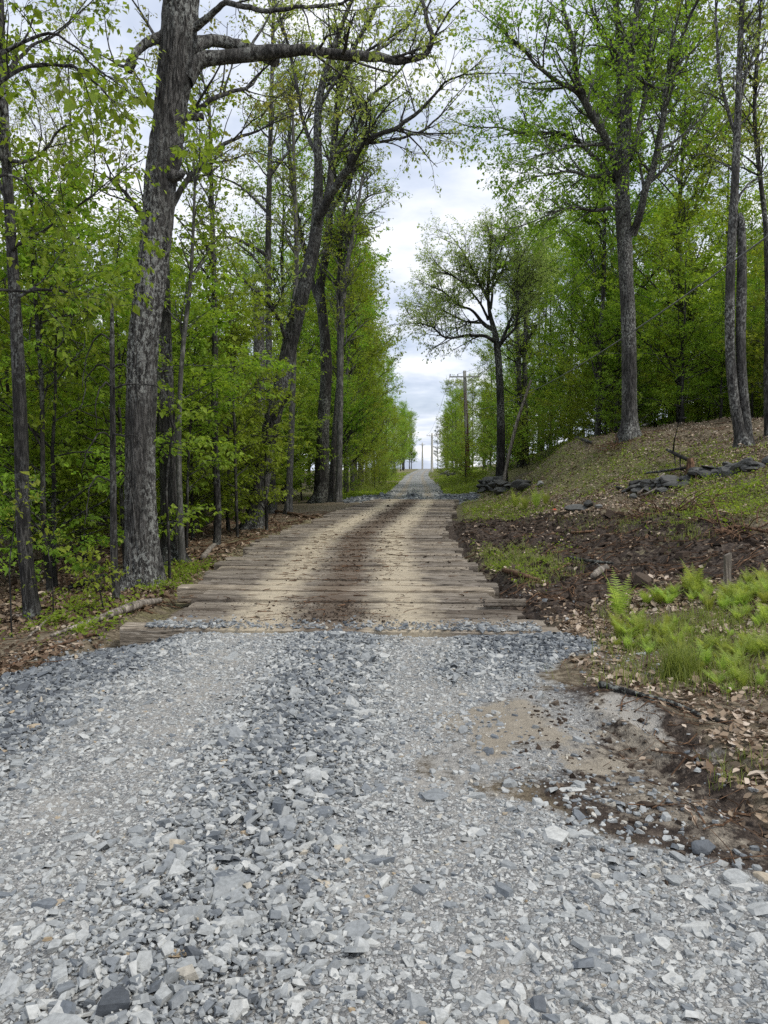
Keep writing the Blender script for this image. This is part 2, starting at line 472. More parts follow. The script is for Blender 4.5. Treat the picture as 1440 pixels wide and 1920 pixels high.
MOSSES = [np.array([gp(px, py)[:2] for px, py in poly]) for poly in (
    ((852, 975), (845, 905), (900, 915), (1000, 950), (960, 975)), ((885, 1035), (960, 1015), (1050, 1060), (1000, 1090), (920, 1070)),
    ((1000, 890), (1060, 840), (1180, 850), (1300, 880), (1200, 900), (1080, 930)), ((1320, 940), (1440, 905), (1440, 970), (1380, 975)),
    ((810, 880), (850, 885), (880, 905), (850, 930), (820, 910)))]


def gravel_w(x, y):
    u = np.abs(x - cx(y))
    far = (1 - sstep(1.6, 2.3, u)) * sstep(38, 39, y) * (1 - sstep(320, 330, y))
    far = np.maximum(far, np.exp(-((y - 42) / 5) ** 2) * (1 - sstep(3.0, 4.0, u)) * (y > 38))
    return np.maximum(sstep(-.32, .25, sdf(GRAVEL, x, y) + fbm(x * 1.6, y * 1.6, 5) * .4), far)


track = lambda x, y: np.exp(-np.abs((np.abs(x - cx(y) - .05 * (8 - y)) - .92) / .5) ** 3) * sstep(2.2, 3.6, y + 1.2 * fbm(x * .9, y * .9, 14, 3))


def zones(x, y):
    g = gravel_w(x, y)
    g = np.maximum(g, .62 * sstep(-.5, .1, sdf(TAN, x, y)))
    t = sstep(-.45, .5, sdf(TAN, x, y) + fbm(x * 2, y * 2, 6) * .9) * .78
    u = x - cx(y)
    inset = sstep(7.5, 8.1, y) * (1 - sstep(8.3, 8.6, y)) * np.exp(-((np.abs(u) - .75) / .5) ** 2)
    t = np.maximum(t, inset * .7)
    t = np.maximum(t, .5 * sstep(-.2, .35, sdf(MUD, x, y)))
    t = np.maximum(t, (y > 39) * np.exp(-((np.abs(u) - .9) / .45) ** 2) * .62 * sstep(39, 40, y))
    s = np.maximum(sstep(-.35, .35, sdf(SOIL, x, y)), sstep(-.25, .25, sdf(MUD, x, y)))
    edge = (np.abs(np.abs(u) - 2.6) < .7) & (y > 9) & (y < 39) & (u > 0)
    s = np.maximum(s, edge * .85)
    mo = np.zeros_like(x)
    for p in MOSSES: mo = np.maximum(mo, sstep(-1.0, .6, sdf(p, x, y)) * .8)
    mo = np.maximum(mo, .9 * (y > 45) * (np.abs(u) < 14) * (1 - sstep(8, 14, np.abs(u))))
    mo = np.maximum(mo, (x > 3) * .3)
    mo = np.where((np.abs(u + 3.0) < .8) & (y > 9) & (y < 30), np.maximum(mo, .5), mo)
    dry = sstep(-.25, .3, sdf(DRY, x, y) + fbm(x * 2.2, y * 2.2, 8) * .4) * .8
    dry = np.maximum(dry, .47 * track(x, y) * (y < 8.1) * (np.abs(x) < 4))
    return np.stack([g, t, s, mo], -1), dry


# ------------------------------------------------------------------ ground sheets
def spaced(segs):
    out = []
    for a, b, s in segs: out.append(np.arange(a, b, s))
    out.append(np.array([segs[-1][1]])); return np.concatenate(out)

gx = spaced([(-420, -90, 30), (-90, -30, 4), (-30, -10, .8), (-10, -5, .2), (-5, .7, .06), (.7, 2.3, .028), (2.3, 3.5, .06), (3.5, 10, .12), (10, 30, .7), (30, 90, 4), (90, 420, 30)])
gy = spaced([(-60, -10, 5), (-10, 1.5, .6), (1.5, 3.0, .06), (3.0, 6.0, .03), (6.0, 9, .06), (9, 20, .12), (20, 45, .3), (45, 110, 1.2), (110, 420, 4), (420, 1200, 60)])
GX, GY = np.meshgrid(gx, gy)
GZ = H(GX, GY)
zone, dry = zones(GX, GY)
V = np.stack([GX, GY, GZ], -1).reshape(-1, 3)
zone = zone.reshape(-1, 4); dry = dry.ravel()
ny, nx = GX.shape
I = np.arange(ny * nx).reshape(ny, nx)
Q = np.stack([I[:-1, :-1], I[:-1, 1:], I[1:, 1:], I[1:, :-1]], -1).reshape(-1, 4)
isroad = (zone[Q, 0].mean(1) > .5)


def sheet(name, mask):
    q = Q[mask]; used, inv = np.unique(q, return_inverse=True)
    mb = MB(); mb.add(V[used], q=inv.reshape(-1, 4))
    zz = zone[used].copy()
    me = mb.mesh(name, M_GROUND, True, {'zone': zz, 'dry': dry[used]})
    return link(name, me, kind='structure')

g = sheet('ground', ~isroad); g['label'] = 'forest ground of leaf litter, moss and dark soil'; g['category'] = 'ground'
g = sheet('road', isroad); g['label'] = 'crushed slate road surface under the loose gravel'; g['category'] = 'road'

# ------------------------------------------------------------------ gravel
def stones(rng, x, y, z, size, flat, tilt, tint, m=6):
    """angular slabs: (n, m) bottom ring, top ring, top centre"""
    n = len(x)
    a = (np.arange(m)[None] + rng.uniform(-.36, .36, (n, m))) / m * 2 * np.pi + rng.uniform(0, 6.28, (n, 1))
    r = rng.uniform(.6, 1.3, (n, m))
    asp = rng.uniform(.38, 1, n)[:, None]
    bx = np.cos(a) * r; by = np.sin(a) * r * asp
    th = flat * rng.uniform(.6, 1.4, n)
    sh = rng.uniform(-.18, .18, (n, 2, 1))
    ts = rng.uniform(.74, 1.04, (n, m))
    slope = rng.uniform(-.7, .7, (n, 2))
    tx = bx * ts + sh[:, 0]; ty = by * ts + sh[:, 1]
    tz = th[:, None] * (.8 + slope[:, :1] * tx + slope[:, 1:] * ty)
    bot = np.stack([bx, by, -th[:, None] * np.ones((1, m)) * .7], -1)
    top = np.stack([tx, ty, tz], -1)
    cen = np.stack([tx.mean(1), ty.mean(1), tz.mean(1) + th * rng.uniform(-.05, .3, n)], -1)[:, None]
    P = np.concatenate([bot, top, cen], 1) * size[:, None, None]
    ang = rng.uniform(0, 6.28, n); tl = np.abs(rng.normal(0, 1, n)) * tilt
    ax = np.stack([np.cos(ang), np.sin(ang), np.zeros(n)], -1)
    c, s = np.cos(tl)[:, None, None], np.sin(tl)[:, None, None]
    axn = ax[:, None, :]
    P = P * c + np.cross(np.broadcast_to(axn, P.shape), P) * s + axn * (P * axn).sum(-1, keepdims=True) * (1 - c)
    sp = rng.uniform(0, 6.28, n); cs, sn = np.cos(sp)[:, None], np.sin(sp)[:, None]
    P = np.stack([P[..., 0] * cs - P[..., 1] * sn, P[..., 0] * sn + P[..., 1] * cs, P[..., 2]], -1)
    P = P + np.stack([x, y, z], -1)[:, None]
    k = 2 * m + 1
    i = np.arange(m); j = (i + 1) % m
    q = np.stack([i, j, m + j, m + i], -1)[None] + (np.arange(n) * k)[:, None, None]
    t = np.stack([m + i, m + j, np.full(m, 2 * m)], -1)[None] + (np.arange(n) * k)[:, None, None]
    return P.reshape(-1, 3), q.reshape(-1, 4), t.reshape(-1, 3), np.repeat(tint, k)


def blue_patch(x, y):
    """loose dark slate: beside the left track and in front of the deck on the right"""
    u = x - cx(y)
    w_ = .5 * fbm(x * 1.4, y * 1.4, 71, 3)
    left = sstep(-1.2, -1.95, u + w_) * sstep(3.0, 5.2, y) * (y < 9)
    right = sstep(.95, 1.7, u + w_) * sstep(6.2, 7.2, y + w_) * (y < 9)
    far = np.where(y > 38, np.maximum(sstep(1.3, 1.7, np.abs(u)), np.exp(-(u / .3) ** 2)), 0)
    return np.clip(left + right + far, 0, 1)


def berm(x, y):
    u = x - cx(y) - .12
    return np.exp(-(u / .42) ** 2)


rng = np.random.default_rng(11)
gm = MB()
def scatter(n, x0, x1, y0, y1, s0, sd, flat, tilt, prob, m=6, sink=.1, smin=.004, smax=.2):
    x = rng.uniform(x0, x1, n)
    y = (y0 + (y1 - y0) * rng.uniform(0, 1, n))
    g_ = gravel_w(x, y)
    inside = x - cx(y)
    p = prob(x, y) * sstep(.35, .8, g_) * (1 - deck_w(x, y - .25))
    k = rng.uniform(0, 1, n) < p
    x, y = x[k], y[k]
    bp = blue_patch(x, y)
    size = np.clip(s0 * np.exp(rng.normal(0, sd, len(x))), smin, smax)
    tint = np.clip(rng.normal(.62, .19, len(x)) - .29 * bp + .06 * (y < 4) - .13 * berm(x, y) * (y < 9) + .10 * track(x, y), 0, .865)
    odd = rng.uniform(0, 1, len(x)) < .010
    tint = np.where(odd, rng.uniform(.93, 1, len(x)), tint)
    up = (berm(x, y) * .025 + bp * .02) * rng.uniform(0, 1, len(x))
    z = H(x, y) + size * flat * sink + up
    P, q, t, c = stones(rng, x, y, z, size, flat, tilt, tint, m)
    gm.add(P, q, t, c)

loose = lambda x, y: np.clip(.45 + .55 * np.maximum(berm(x, y), blue_patch(x, y)) - .42 * track(x, y) + .2 * (1 - sstep(2.8, 4.0, y)) + .35 * fbm(x * 1.1, y * 1.1, 15, 3), .03, 1)
scatter(72000, -3.9, 3.4, 1.7, 4.6, .0115, .42, .32, .4, lambda x, y: .85 * loose(x, y) + .05, 5, .2)
scatter(74000, -3.9, 3.0, 4.6, 8.6, .0145, .42, .32, .45, lambda x, y: loose(x, y) + .03, 5, .25)
scatter(60000, -3.6, 3.0, 2.2, 8.5, .0098, .4, .3, .25, track, 5, .0)
scatter(10500, -3.8, 3.2, 1.7, 8.5, .026, .32, .26, .32, lambda x, y: loose(x, y) ** 1.3, 5, .3)
scatter(14000, -3.8, 3.2, 2.2, 8.6, .027, .36, .3, .62, lambda x, y: np.maximum(berm(x, y), blue_patch(x, y)) ** 1.5, 5, .6)
scatter(1300, -3.6, 3.2, 1.7, 5.5, .040, .28, .2, .28, lambda x, y: .5 + .5 * berm(x, y) - .5 * track(x, y), 5, -.1)
scatter(110, -3.2, 3.0, 1.7, 4.6, .058, .25, .17, .15, lambda x, y: .7 + 0 * x, 6, -.1)
scatter(9000, -5, 4, 38.6, 60, .05, .3, .45, .5, lambda x, y: np.clip(blue_patch(x, y) * 1.0 * (1 - sstep(50, 60, y)), 0.05, 1), 5, .4)
scatter(5000, -5, 4, 38.6, 47, .08, .3, .45, .5, lambda x, y: np.clip(np.maximum(sstep(1.3, 1.9, np.abs(x - cx(y))), .9 * np.exp(-((x - cx(y)) / .35) ** 2)), 0, 1), 5, .5)
n = 2600
x = rng.uniform(-3.0, 1.3, n); y = 8.1 + np.abs(rng.normal(0, .22, n)); k = rng.uniform(0, 1, n) < np.exp(-((np.abs(x - cx(y)) - 1.9) / 1.0) ** 2) + .25 * berm(x, y) + .12
x, y = x[k], y[k]; s_ = .014 * np.exp(rng.normal(0, .5, len(x))); tt = np.clip(rng.normal(.5, .22, len(x)), 0, .93)
P, q, t, c = stones(rng, x, y, np.where(y < 8.12, H(x, y), -.008) + s_ * .1, s_, .35, .3, tt, 5); gm.add(P, q, t, c)
# stones spilled on the muddy verge and on the litter edge
for cxx, cyy, nn, sp_ in ((.3, 5.1, 260, .3), (.5, 4.2, 300, .3), (1.4, 4.2, 110, .5), (1.1, 5.5, 110, .4), (1.0, 3.75, 500, .3), (1.9, 7.4, 260, .35), (-3.6, 6.6, 260, .5), (-3.7, 7.8, 160, .3), (1.6, 8.4, 120, .35), (1.3, 10.5, 90, .5)):
    x = rng.normal(cxx, sp_, nn); y = rng.normal(cyy, sp_ * 1.4, nn)
    s_ = .0125 * np.exp(rng.normal(0, .5, nn))
    tt = np.clip(rng.normal(.6, .2, nn), 0, .93)
    P, q, t, c = stones(rng, x, y, H(x, y) + s_ * .15, s_, .4, .35, tt, 6); gm.add(P, q, t, c)
link('gravel', gm.mesh('gravel', M_SLATE), kind='stuff', label='loose angular grey slate gravel spread over the road', category='gravel')


# ------------------------------------------------------------------ rocks that stand out
def ico(sub=2):
    t = (1 + 5 ** .5) / 2
    v = [(-1, t, 0), (1, t, 0), (-1, -t, 0), (1, -t, 0), (0, -1, t), (0, 1, t), (0, -1, -t), (0, 1, -t), (t, 0, -1), (t, 0, 1), (-t, 0, -1), (-t, 0, 1)]
    f = [(0, 11, 5), (0, 5, 1), (0, 1, 7), (0, 7, 10), (0, 10, 11), (1, 5, 9), (5, 11, 4), (11, 10, 2), (10, 7, 6), (7, 1, 8), (3, 9, 4), (3, 4, 2), (3, 2, 6), (3, 6, 8), (3, 8, 9), (4, 9, 5), (2, 4, 11), (6, 2, 10), (8, 6, 7), (9, 8, 1)]
    v = [np.array(q) / np.linalg.norm(q) for q in v]
    for _ in range(sub):
        c = {}; nf = []
        def mid(a, b):
            k = (min(a, b), max(a, b))
            if k not in c:
                w = v[a] + v[b]; v.append(w / np.linalg.norm(w)); c[k] = len(v) - 1
            return c[k]
        for a, b, d in f:
            e, g_, h = mid(a, b), mid(b, d), mid(d, a)
            nf += [(a, e, h), (b, g_, e), (d, h, g_), (e, g_, h)]
        f = nf
    return np.array(v), np.array(f)
IV, IF = ico(3)


def rock(seed, sx, sy, sz, cuts=14, tint=.5):
    r = np.random.default_rng(seed); v = IV.copy()
    for _ in range(cuts):
        n = nrm(r.normal(0, 1, 3)); d = r.uniform(.55, .85)
        k = np.maximum(0, v @ n - d); v = v - k[:, None] * n
    v = v + nrm(v) * (r.normal(0, .012, (len(v), 1)))
    v = v * np.array([sx, sy, sz])
    mb = MB(); mb.add(v, t=IF, c=tint); return mb


def place_rock(name, px, py, w, ratio, label, cat='stone', m=M_SLATE, seed=1, tint=.5, rot=None, group=None, sink=.25):
    p = gp(px, py); Y = p[1]
    s = w / F * Y / 2
    mb = rock(seed, s, s * ratio[0], s * ratio[1], tint=tint)
    o = link(name, mb.mesh(name, m), loc=(p[0], p[1] + s * .3, p[2] + s * ratio[1] * (1 - 2 * sink)), label=label, category=cat)
    o.rotation_euler = rot or (0, 0, seed * 1.7)
    if group: o['group'] = group
    return o

place_rock('stone', 1322, 1600, 62, (.6, .5), 'dark green grey rock at the edge of the gravel and the mud', seed=3, tint=.16, rot=(.5, .1, .4))
place_rock('stone', 1385, 1660, 70, (.7, .42), 'pale blocky stone near the right edge of the gravel', seed=4, tint=.7)
place_rock('stone', 1440, 1662, 60, (.7, .4), 'tan brown stone beside the pale blocky stone', seed=5, tint=.97)
place_rock('stone', 1065, 1492, 90, (.4, .16), 'long flat pale slate slab lying where tan mud meets gravel', seed=6, tint=.86, rot=(0, 0, .05))
place_rock('stone', 92, 1775, 66, (.55, .2), 'flat ochre stone in the gravel at the lower left', seed=7, tint=1.0, rot=(0, 0, .3))
place_rock('stone', 330, 1795, 66, (.45, .15), 'orange brown flat stone in the gravel, lower middle left', seed=8, tint=1.0, rot=(0, 0, .2))
place_rock('stone', 365, 1830, 64, (.8, .35), 'large pale triangular stone in front of the orange brown flat stone', seed=9, tint=.76)
place_rock('stone', 215, 1895, 48, (.9, .4), 'pale pointed stone in the gravel at the bottom', seed=10, tint=.78)
place_rock('stone', 790, 1900, 36, (.8, .35), 'bluish slate chunk at the bottom edge of the gravel', seed=11, tint=.45)
place_rock('stone', 495, 1655, 46, (.8, .6), 'large grey angular block on the loose middle ridge', seed=12, tint=.55)
place_rock('stone', 520, 1715, 46, (.8, .4), 'grey slab on the middle ridge below the angular block', seed=13, tint=.62)
place_rock('stone', 415, 1755, 74, (.5, .25), 'broad flat pale slate slab beside the middle ridge', seed=14, tint=.74, rot=(0, 0, .1))
place_rock('stone', 1112, 1222, 46, (.6, .3), 'big blue grey slate piece at the end of the loose pile by the ferns', seed=15, tint=.4)
place_rock('stone', 78, 1270, 24, (.8, .6), 'rounded pale cobble on the soil edge left of the gravel', seed=16, tint=.75)
place_rock('stone', 51, 1472, 24, (.8, .6), 'pale cream stone on the dark slate left of the track', seed=17, tint=.93)

# ------------------------------------------------------------------ timber deck
ONES = 'zeroth first second third fourth fifth sixth seventh eighth ninth tenth eleventh twelfth thirteenth fourteenth fifteenth sixteenth seventeenth eighteenth nineteenth'.split()
TENS = {2: 'twent', 3: 'thirt', 4: 'fort', 5: 'fift', 6: 'sixt', 7: 'sevent', 8: 'eight', 9: 'ninet'}
def ordinal(n):
    if n < 20: return ONES[n]
    if n == 100: return 'hundredth'
    t, o = divmod(n % 100, 10); pre = 'hundred and ' if n > 100 else ''
    if n > 100 and n % 100 < 20: return pre + ONES[n % 100]
    return pre + (TENS[t] + 'ieth' if o == 0 else TENS[t] + 'y-' + ONES[o])


def timber(x0, x1, y, w, h, top, seed, skew):
    r = np.random.default_rng(seed); n = 22
    xs = np.linspace(x0, x1, n); b = .022
    sec = np.array([(-w / 2 + b, -h), (w / 2 - b, -h), (w / 2, -h + b), (w / 2, -b), (w / 2 - b, 0), (0, .006), (-w / 2 + b, 0), (-w / 2, -b), (-w / 2, -h + b)])
    k = len(sec)
    P = np.zeros((n + 2, k, 3))
    xe = np.concatenate([[x0], xs, [x1]])
    for i, xx in enumerate(xe):
        s = sec * (.9 if i in (0, n + 1) else 1)
        P[i, :, 0] = xx + r.normal(0, .012, k) * (i in (0, 1, n, n + 1))
        wob = fbm(np.array([xx * .6]), np.array([seed * 3.7]), 2, 2)[0] * .03
        P[i, :, 1] = y + s[:, 0] + wob + skew * (xx - (x0 + x1) / 2) + r.normal(0, .004, k)
        P[i, :, 2] = top + s[:, 1] + fbm(np.array([xx * .8]), np.array([seed * 1.3]), 7, 2)[0] * .015 + r.normal(0, .003, k)
    P = P.reshape(-1, 3)
    i = np.arange(n + 1)[:, None]; j = np.arange(k)[None]; j2 = (j + 1) % k
    q = np.stack([i * k + j, i * k + j2, (i + 1) * k + j2, (i + 1) * k + j], -1).reshape(-1, 4)[:, ::-1]
    c0 = len(P); P = np.vstack([P, P[:k].mean(0), P[-k:].mean(0)])
    t0 = [(jj, (jj + 1) % k, c0) for jj in range(k)]
    o = (n + 1) * k
    t1 = [(o + (jj + 1) % k, o + jj, c0 + 1) for jj in range(k)]
    return P, q, np.array(t0 + t1)

rt = random.Random(5)
LY = [7.9, 8.6, 9.3, 10.3, 12.4, 16.9, 22.1, 30, 36.6, 39]; LX = [-3.3, -3.05, -2.95, -3.4, -3.4, -3.62, -3.5, -3.05, -2.5, -2.4]
RY = [8.0, 8.6, 9.7, 12.1, 15.9, 19.6, 28.4, 39]; RX = [1.45, 1.3, 1.08, .96, .66, .54, 1.18, 1.7]
y = 8.12; k = 0; yy = []
while y < 38.8:
    w = rt.uniform(.24, .33) if y < 20 else rt.uniform(.26, .36)
    yy.append((y, w)); y += w + rt.uniform(.015, .06)
mat_l = 0; mat_r = 0
for k, (y, w) in enumerate(yy):
    if k % 4 == 0: mat_l = rt.uniform(-.16, .16); mat_r = rt.uniform(-.16, .16)
    xl = np.interp(y, LY, LX) + mat_l + rt.uniform(-.12, .12); xr = np.interp(y, RY, RX) + mat_r + rt.uniform(-.14, .14)
    top = rt.uniform(-.035, .012); look = 'weathered timber'
    if k == 0: xl = -3.28; top = -.02; look = 'thick square timber half buried in gravel'
    if 1 <= k <= 6: xl = rt.uniform(-3.02, -2.82)
    if k == 7: xl = -3.4; top = .04; look = 'raised timber with a proud square end'
    P, q, t = timber(xl, xr, y + w / 2, w, .22, top, k + 1, rt.uniform(-.006, .006))
    mb = MB(); mb.add(P, q, t, c=rt.random())
    u = P[:, 0] - cx(P[:, 1])
    c0 = np.array([(xl + xr) / 2, y, top])
    o = link('deck_timber', mb.mesh('deck_timber', M_TIMBER, False, {'u': u}, offset=c0), loc=c0, category='timber', group='timbers laid side by side across the road')
    o['label'] = f'{look}, {ordinal(k + 1)} from the near gravel in the plank road' if k else 'thick square timber half buried in gravel, nearest of the plank road'
# short loose board on the right end
P, q, t = timber(.78, 1.28, 9.5, .12, .09, .09, 77, .02)
mb = MB(); mb.add(P, q, t, c=.3); link('short_board', mb.mesh('short_board', M_TIMBER, False, {'u': P[:, 0] * 0 + 3}, offset=(1, 9.5, 0)), loc=(1, 9.5, 0), label='short loose board on the right ends of the plank road', category='board')


# ------------------------------------------------------------------ tubes, twigs, leaves
def smooth(P, n):
    P = np.asarray(P, float)
    d = np.concatenate([[0], np.cumsum(np.linalg.norm(np.diff(P[:, :3], axis=0), axis=1))])
    t = np.linspace(0, d[-1], n)
    Pp = np.vstack([2 * P[0] - P[1], P, 2 * P[-1] - P[-2]])
    i = np.clip(np.searchsorted(d, t, 'right') - 1, 0, len(P) - 2)
    u = ((t - d[i]) / np.maximum(d[i + 1] - d[i], 1e-9))[:, None]
    p0, p1, p2, p3 = Pp[i], Pp[i + 1], Pp[i + 2], Pp[i + 3]
    return .5 * (2 * p1 + (p2 - p0) * u + (2 * p0 - 5 * p1 + 4 * p2 - p3) * u ** 2 + (3 * p1 - p0 - 3 * p2 + p3) * u ** 3)


def tubes(mb, P, R, k=5, lump=0.0, seed=0, c=0.0):
    P = np.asarray(P, float); R = np.asarray(R, float)
    if P.ndim == 2: P = P[None]; R = R[None]
    Nn, n, _ = P.shape
    T = nrm(np.gradient(P, axis=1))
    ref = nrm(np.cross(P[:, -1] - P[:, 0], np.array([.31, .77, .13])) + 1e-6)[:, None]
    A = nrm(np.cross(T, np.broadcast_to(ref, T.shape))); B = np.cross(T, A)
    a = np.arange(k) / k * 2 * np.pi
    r = R[:, :, None] * np.ones((1, 1, k))
    if lump:
        i = np.arange(n)[None, :, None]
        rr = np.random.default_rng(seed)
        for h in range(2, 7):
            ph = rr.uniform(0, 6.28); f = rr.uniform(.15, .6)
            r = r * (1 + lump / h * np.sin(h * a[None, None] + ph + i * f * rr.uniform(-1, 1)))
        r = r * (1 + rr.normal(0, lump * .35, r.shape))
    ring = P[:, :, None] + r[..., None] * (np.cos(a)[None, None, :, None] * A[:, :, None] + np.sin(a)[None, None, :, None] * B[:, :, None])
    idx = np.arange(Nn * n * k).reshape(Nn, n, k); nx_ = np.roll(idx, -1, 2)
    q = np.stack([idx[:, :-1], nx_[:, :-1], nx_[:, 1:], idx[:, 1:]], -1).reshape(-1, 4)
    mb.add(ring.reshape(-1, 3), q=q, c=c)


def pnoise(u, v, n, s=0):
    i = np.floor(u); j = np.floor(v); a = u - i; b = v - j
    a = a * a * (3 - 2 * a); b = b * b * (3 - 2 * b); i0 = np.mod(i, n); i1 = np.mod(i + 1, n)
    return (_hash(i0, j, s) * (1 - a) + _hash(i1, j, s) * a) * (1 - b) + (_hash(i0, j + 1, s) * (1 - a) + _hash(i1, j + 1, s) * a) * b - .5


def trunk_hd(mb, P, R, seed, amp=.022, flare=.5):
    """furrowed trunk with root flare"""
    ln = np.linalg.norm(np.diff(P, axis=0), axis=1).sum(); n = int(ln / .045)
    S = smooth(np.column_stack([P, R]), n); P, R = S[:, :3], S[:, 3]
    k = int(np.clip(2 * np.pi * R[0] / .016, 40, 128))
    T = nrm(np.gradient(P, axis=0)); A = nrm(np.cross(T, np.array([0, 1., 0]))); B = np.cross(T, A)
    th = np.arange(k) / k; sl = np.arange(n) * ln / n
    U, Vv = np.meshgrid(th, sl)
    nc = max(12, int(2 * np.pi * R[0] / .055))
    u = U * nc + 1.1 * pnoise(U * 7, Vv * 2.2, 7, seed + 5) + .5 * pnoise(U * 19, Vv * 6, 19, seed + 6)
    r1 = 1 - np.abs(pnoise(u, Vv * 3.0, nc, seed)) * 4
    r2 = pnoise(u * 2, Vv * 14, nc * 2, seed + 1); r3 = pnoise(U * 6, Vv * 1.2, 6, seed + 2)
    sc_ = np.clip(R / R.max(), .4, 1)[:, None]
    D = amp * sc_ * (.75 * r1 + .9 * r2) + R[:, None] * .09 * r3
    ph = np.random.default_rng(seed).uniform(0, 6.28)
    D = D + R[:, None] * flare * np.exp(-np.maximum(Vv - .2, 0) / .28) * (.5 + .5 * np.sin(U * 2 * np.pi * 5 + ph + 1.5 * pnoise(U * 5, Vv, 5, seed + 9)))
    RR = R[:, None] + D; a = U * 2 * np.pi
    V = P[:, None] + RR[..., None] * (np.cos(a)[..., None] * A[:, None] + np.sin(a)[..., None] * B[:, None])
    idx = np.arange(n * k).reshape(n, k); nx_ = np.roll(idx, -1, 1)
    mb.add(V.reshape(-1, 3), q=np.stack([idx[:-1], nx_[:-1], nx_[1:], idx[1:]], -1).reshape(-1, 4))


def spawn(P, R, rng, per, t0, t1, ang, length, n=4, up=.15, wig=.16, rr=.55, flat=0.0, lenf=None, rmin=.003, out=None, tp=1.0, outw=0.0):
    P = np.asarray(P, float); R = np.asarray(R, float)
    Nn, m, _ = P.shape
    cnt = np.floor(np.broadcast_to(per, (Nn,)) + rng.uniform(0, 1, Nn)).astype(int)
    i = np.repeat(np.arange(Nn), cnt); M = len(i)
    t = t0 + (t1 - t0) * rng.uniform(0, 1, M) ** tp
    f = t * (m - 1); a = np.clip(f.astype(int), 0, m - 2); w = (f - a)[:, None]
    p = P[i, a] * (1 - w) + P[i, a + 1] * w
    r = R[i, a] * (1 - w[:, 0]) + R[i, a + 1] * w[:, 0]
    tan = nrm(P[i, a + 1] - P[i, a])
    rv = rng.normal(0, 1, (M, 3))
    if outw:
        ce = out if out is not None else np.array([0, 0, 0])
        rv = rv * (1 - outw) + nrm(np.concatenate([(p - ce)[:, :2], np.zeros((M, 1))], 1)) * outw * 2
    perp = rv - (rv * tan).sum(1, keepdims=True) * tan
    perp[:, 2] *= (1 - flat); perp = nrm(perp)
    an = rng.normal(ang, .18, M)[:, None]
    d = nrm(np.cos(an) * tan + np.sin(an) * perp + np.array([0, 0, up]))
    ln = length * rng.uniform(.55, 1.25, M)
    if lenf is not None: ln = ln * lenf(t)
    out_ = np.zeros((M, n, 3)); out_[:, 0] = p
    for k in range(1, n):
        d = nrm(d + rng.normal(0, wig, (M, 3)) * np.array([1, 1, 1 - .6 * flat]) + np.array([0, 0, up * .35]))
        out_[:, k] = out_[:, k - 1] + d * (ln / (n - 1))[:, None]
    r0 = np.maximum(np.minimum(r * rr, ln * .03), rmin)
    Ro = r0[:, None] * np.linspace(1, .3, n)[None]
    return out_, Ro


def leaves(mb, P, rng, per, size, droop=.25, tilt=.45, sv=.3, w=.34, spread=.12, t0=.15, tint=(.5, .25)):
    Nn, m, _ = P.shape
    i = np.repeat(np.arange(Nn), per); M = len(i)
    t = rng.uniform(t0, 1.0, M); f = t * (m - 1); a = np.clip(f.astype(int), 0, m - 2); ww = (f - a)[:, None]
    p = P[i, a] * (1 - ww) + P[i, a + 1] * ww
    tan = nrm(P[i, a + 1] - P[i, a])
    up = np.array([0, 0, 1.0])
    side = nrm(np.cross(tan, up) + 1e-6) * np.where(rng.uniform(0, 1, M) < .5, 1, -1)[:, None]
    d = nrm(tan * rng.uniform(-.1, 1, (M, 1)) + side * rng.uniform(.2, 1, (M, 1)) + rng.normal(0, .35, (M, 3)) - up * droop * rng.uniform(0, 2, (M, 1)))
    nn = nrm(up + rng.normal(0, tilt, (M, 3))); nn = nrm(nn - (nn * d).sum(1, keepdims=True) * d + 1e-6)
    s = np.cross(d, nn)
    L_ = size * np.exp(rng.normal(0, sv, M))[:, None]
    p = p + side * rng.uniform(0, spread, (M, 1)) + rng.normal(0, spread * .35, (M, 3))
    v0 = p; v2 = p + d * L_ - up * L_ * .12
    mid = p + d * L_ * .45 + nn * L_ * .07
    v1 = mid + s * L_ * w; v3 = mid - s * L_ * w
    V_ = np.stack([v0, v1, v2, v3], 1).reshape(-1, 3)
    q = (np.arange(M) * 4)[:, None] + np.arange(4)[None]
    c = np.repeat(np.clip(rng.normal(tint[0], tint[1], M), 0, 1), 4)
    mb.add(V_, q=q, c=c)


def needles(mb, P, rng, per, size):
    Nn, m, _ = P.shape
    i = np.repeat(np.arange(Nn), per); M = len(i)
    t = rng.uniform(.25, 1.0, M); f = t * (m - 1); a = np.clip(f.astype(int), 0, m - 2); ww = (f - a)[:, None]
    p = P[i, a] * (1 - ww) + P[i, a + 1] * ww
    tan = nrm(P[i, a + 1] - P[i, a])
    d = nrm(tan * .6 + rng.normal(0, .6, (M, 3))); s = nrm(np.cross(d, rng.normal(0, 1, (M, 3))))
    L_ = size * rng.uniform(.6, 1.2, (M, 1))
    V_ = np.stack([p, p + d * L_ + s * L_ * .09, p + d * L_ - s * L_ * .09], 1).reshape(-1, 3)
    mb.add(V_, t=(np.arange(M) * 3)[:, None] + np.arange(3)[None], c=np.repeat(rng.uniform(0, 1, M), 3))


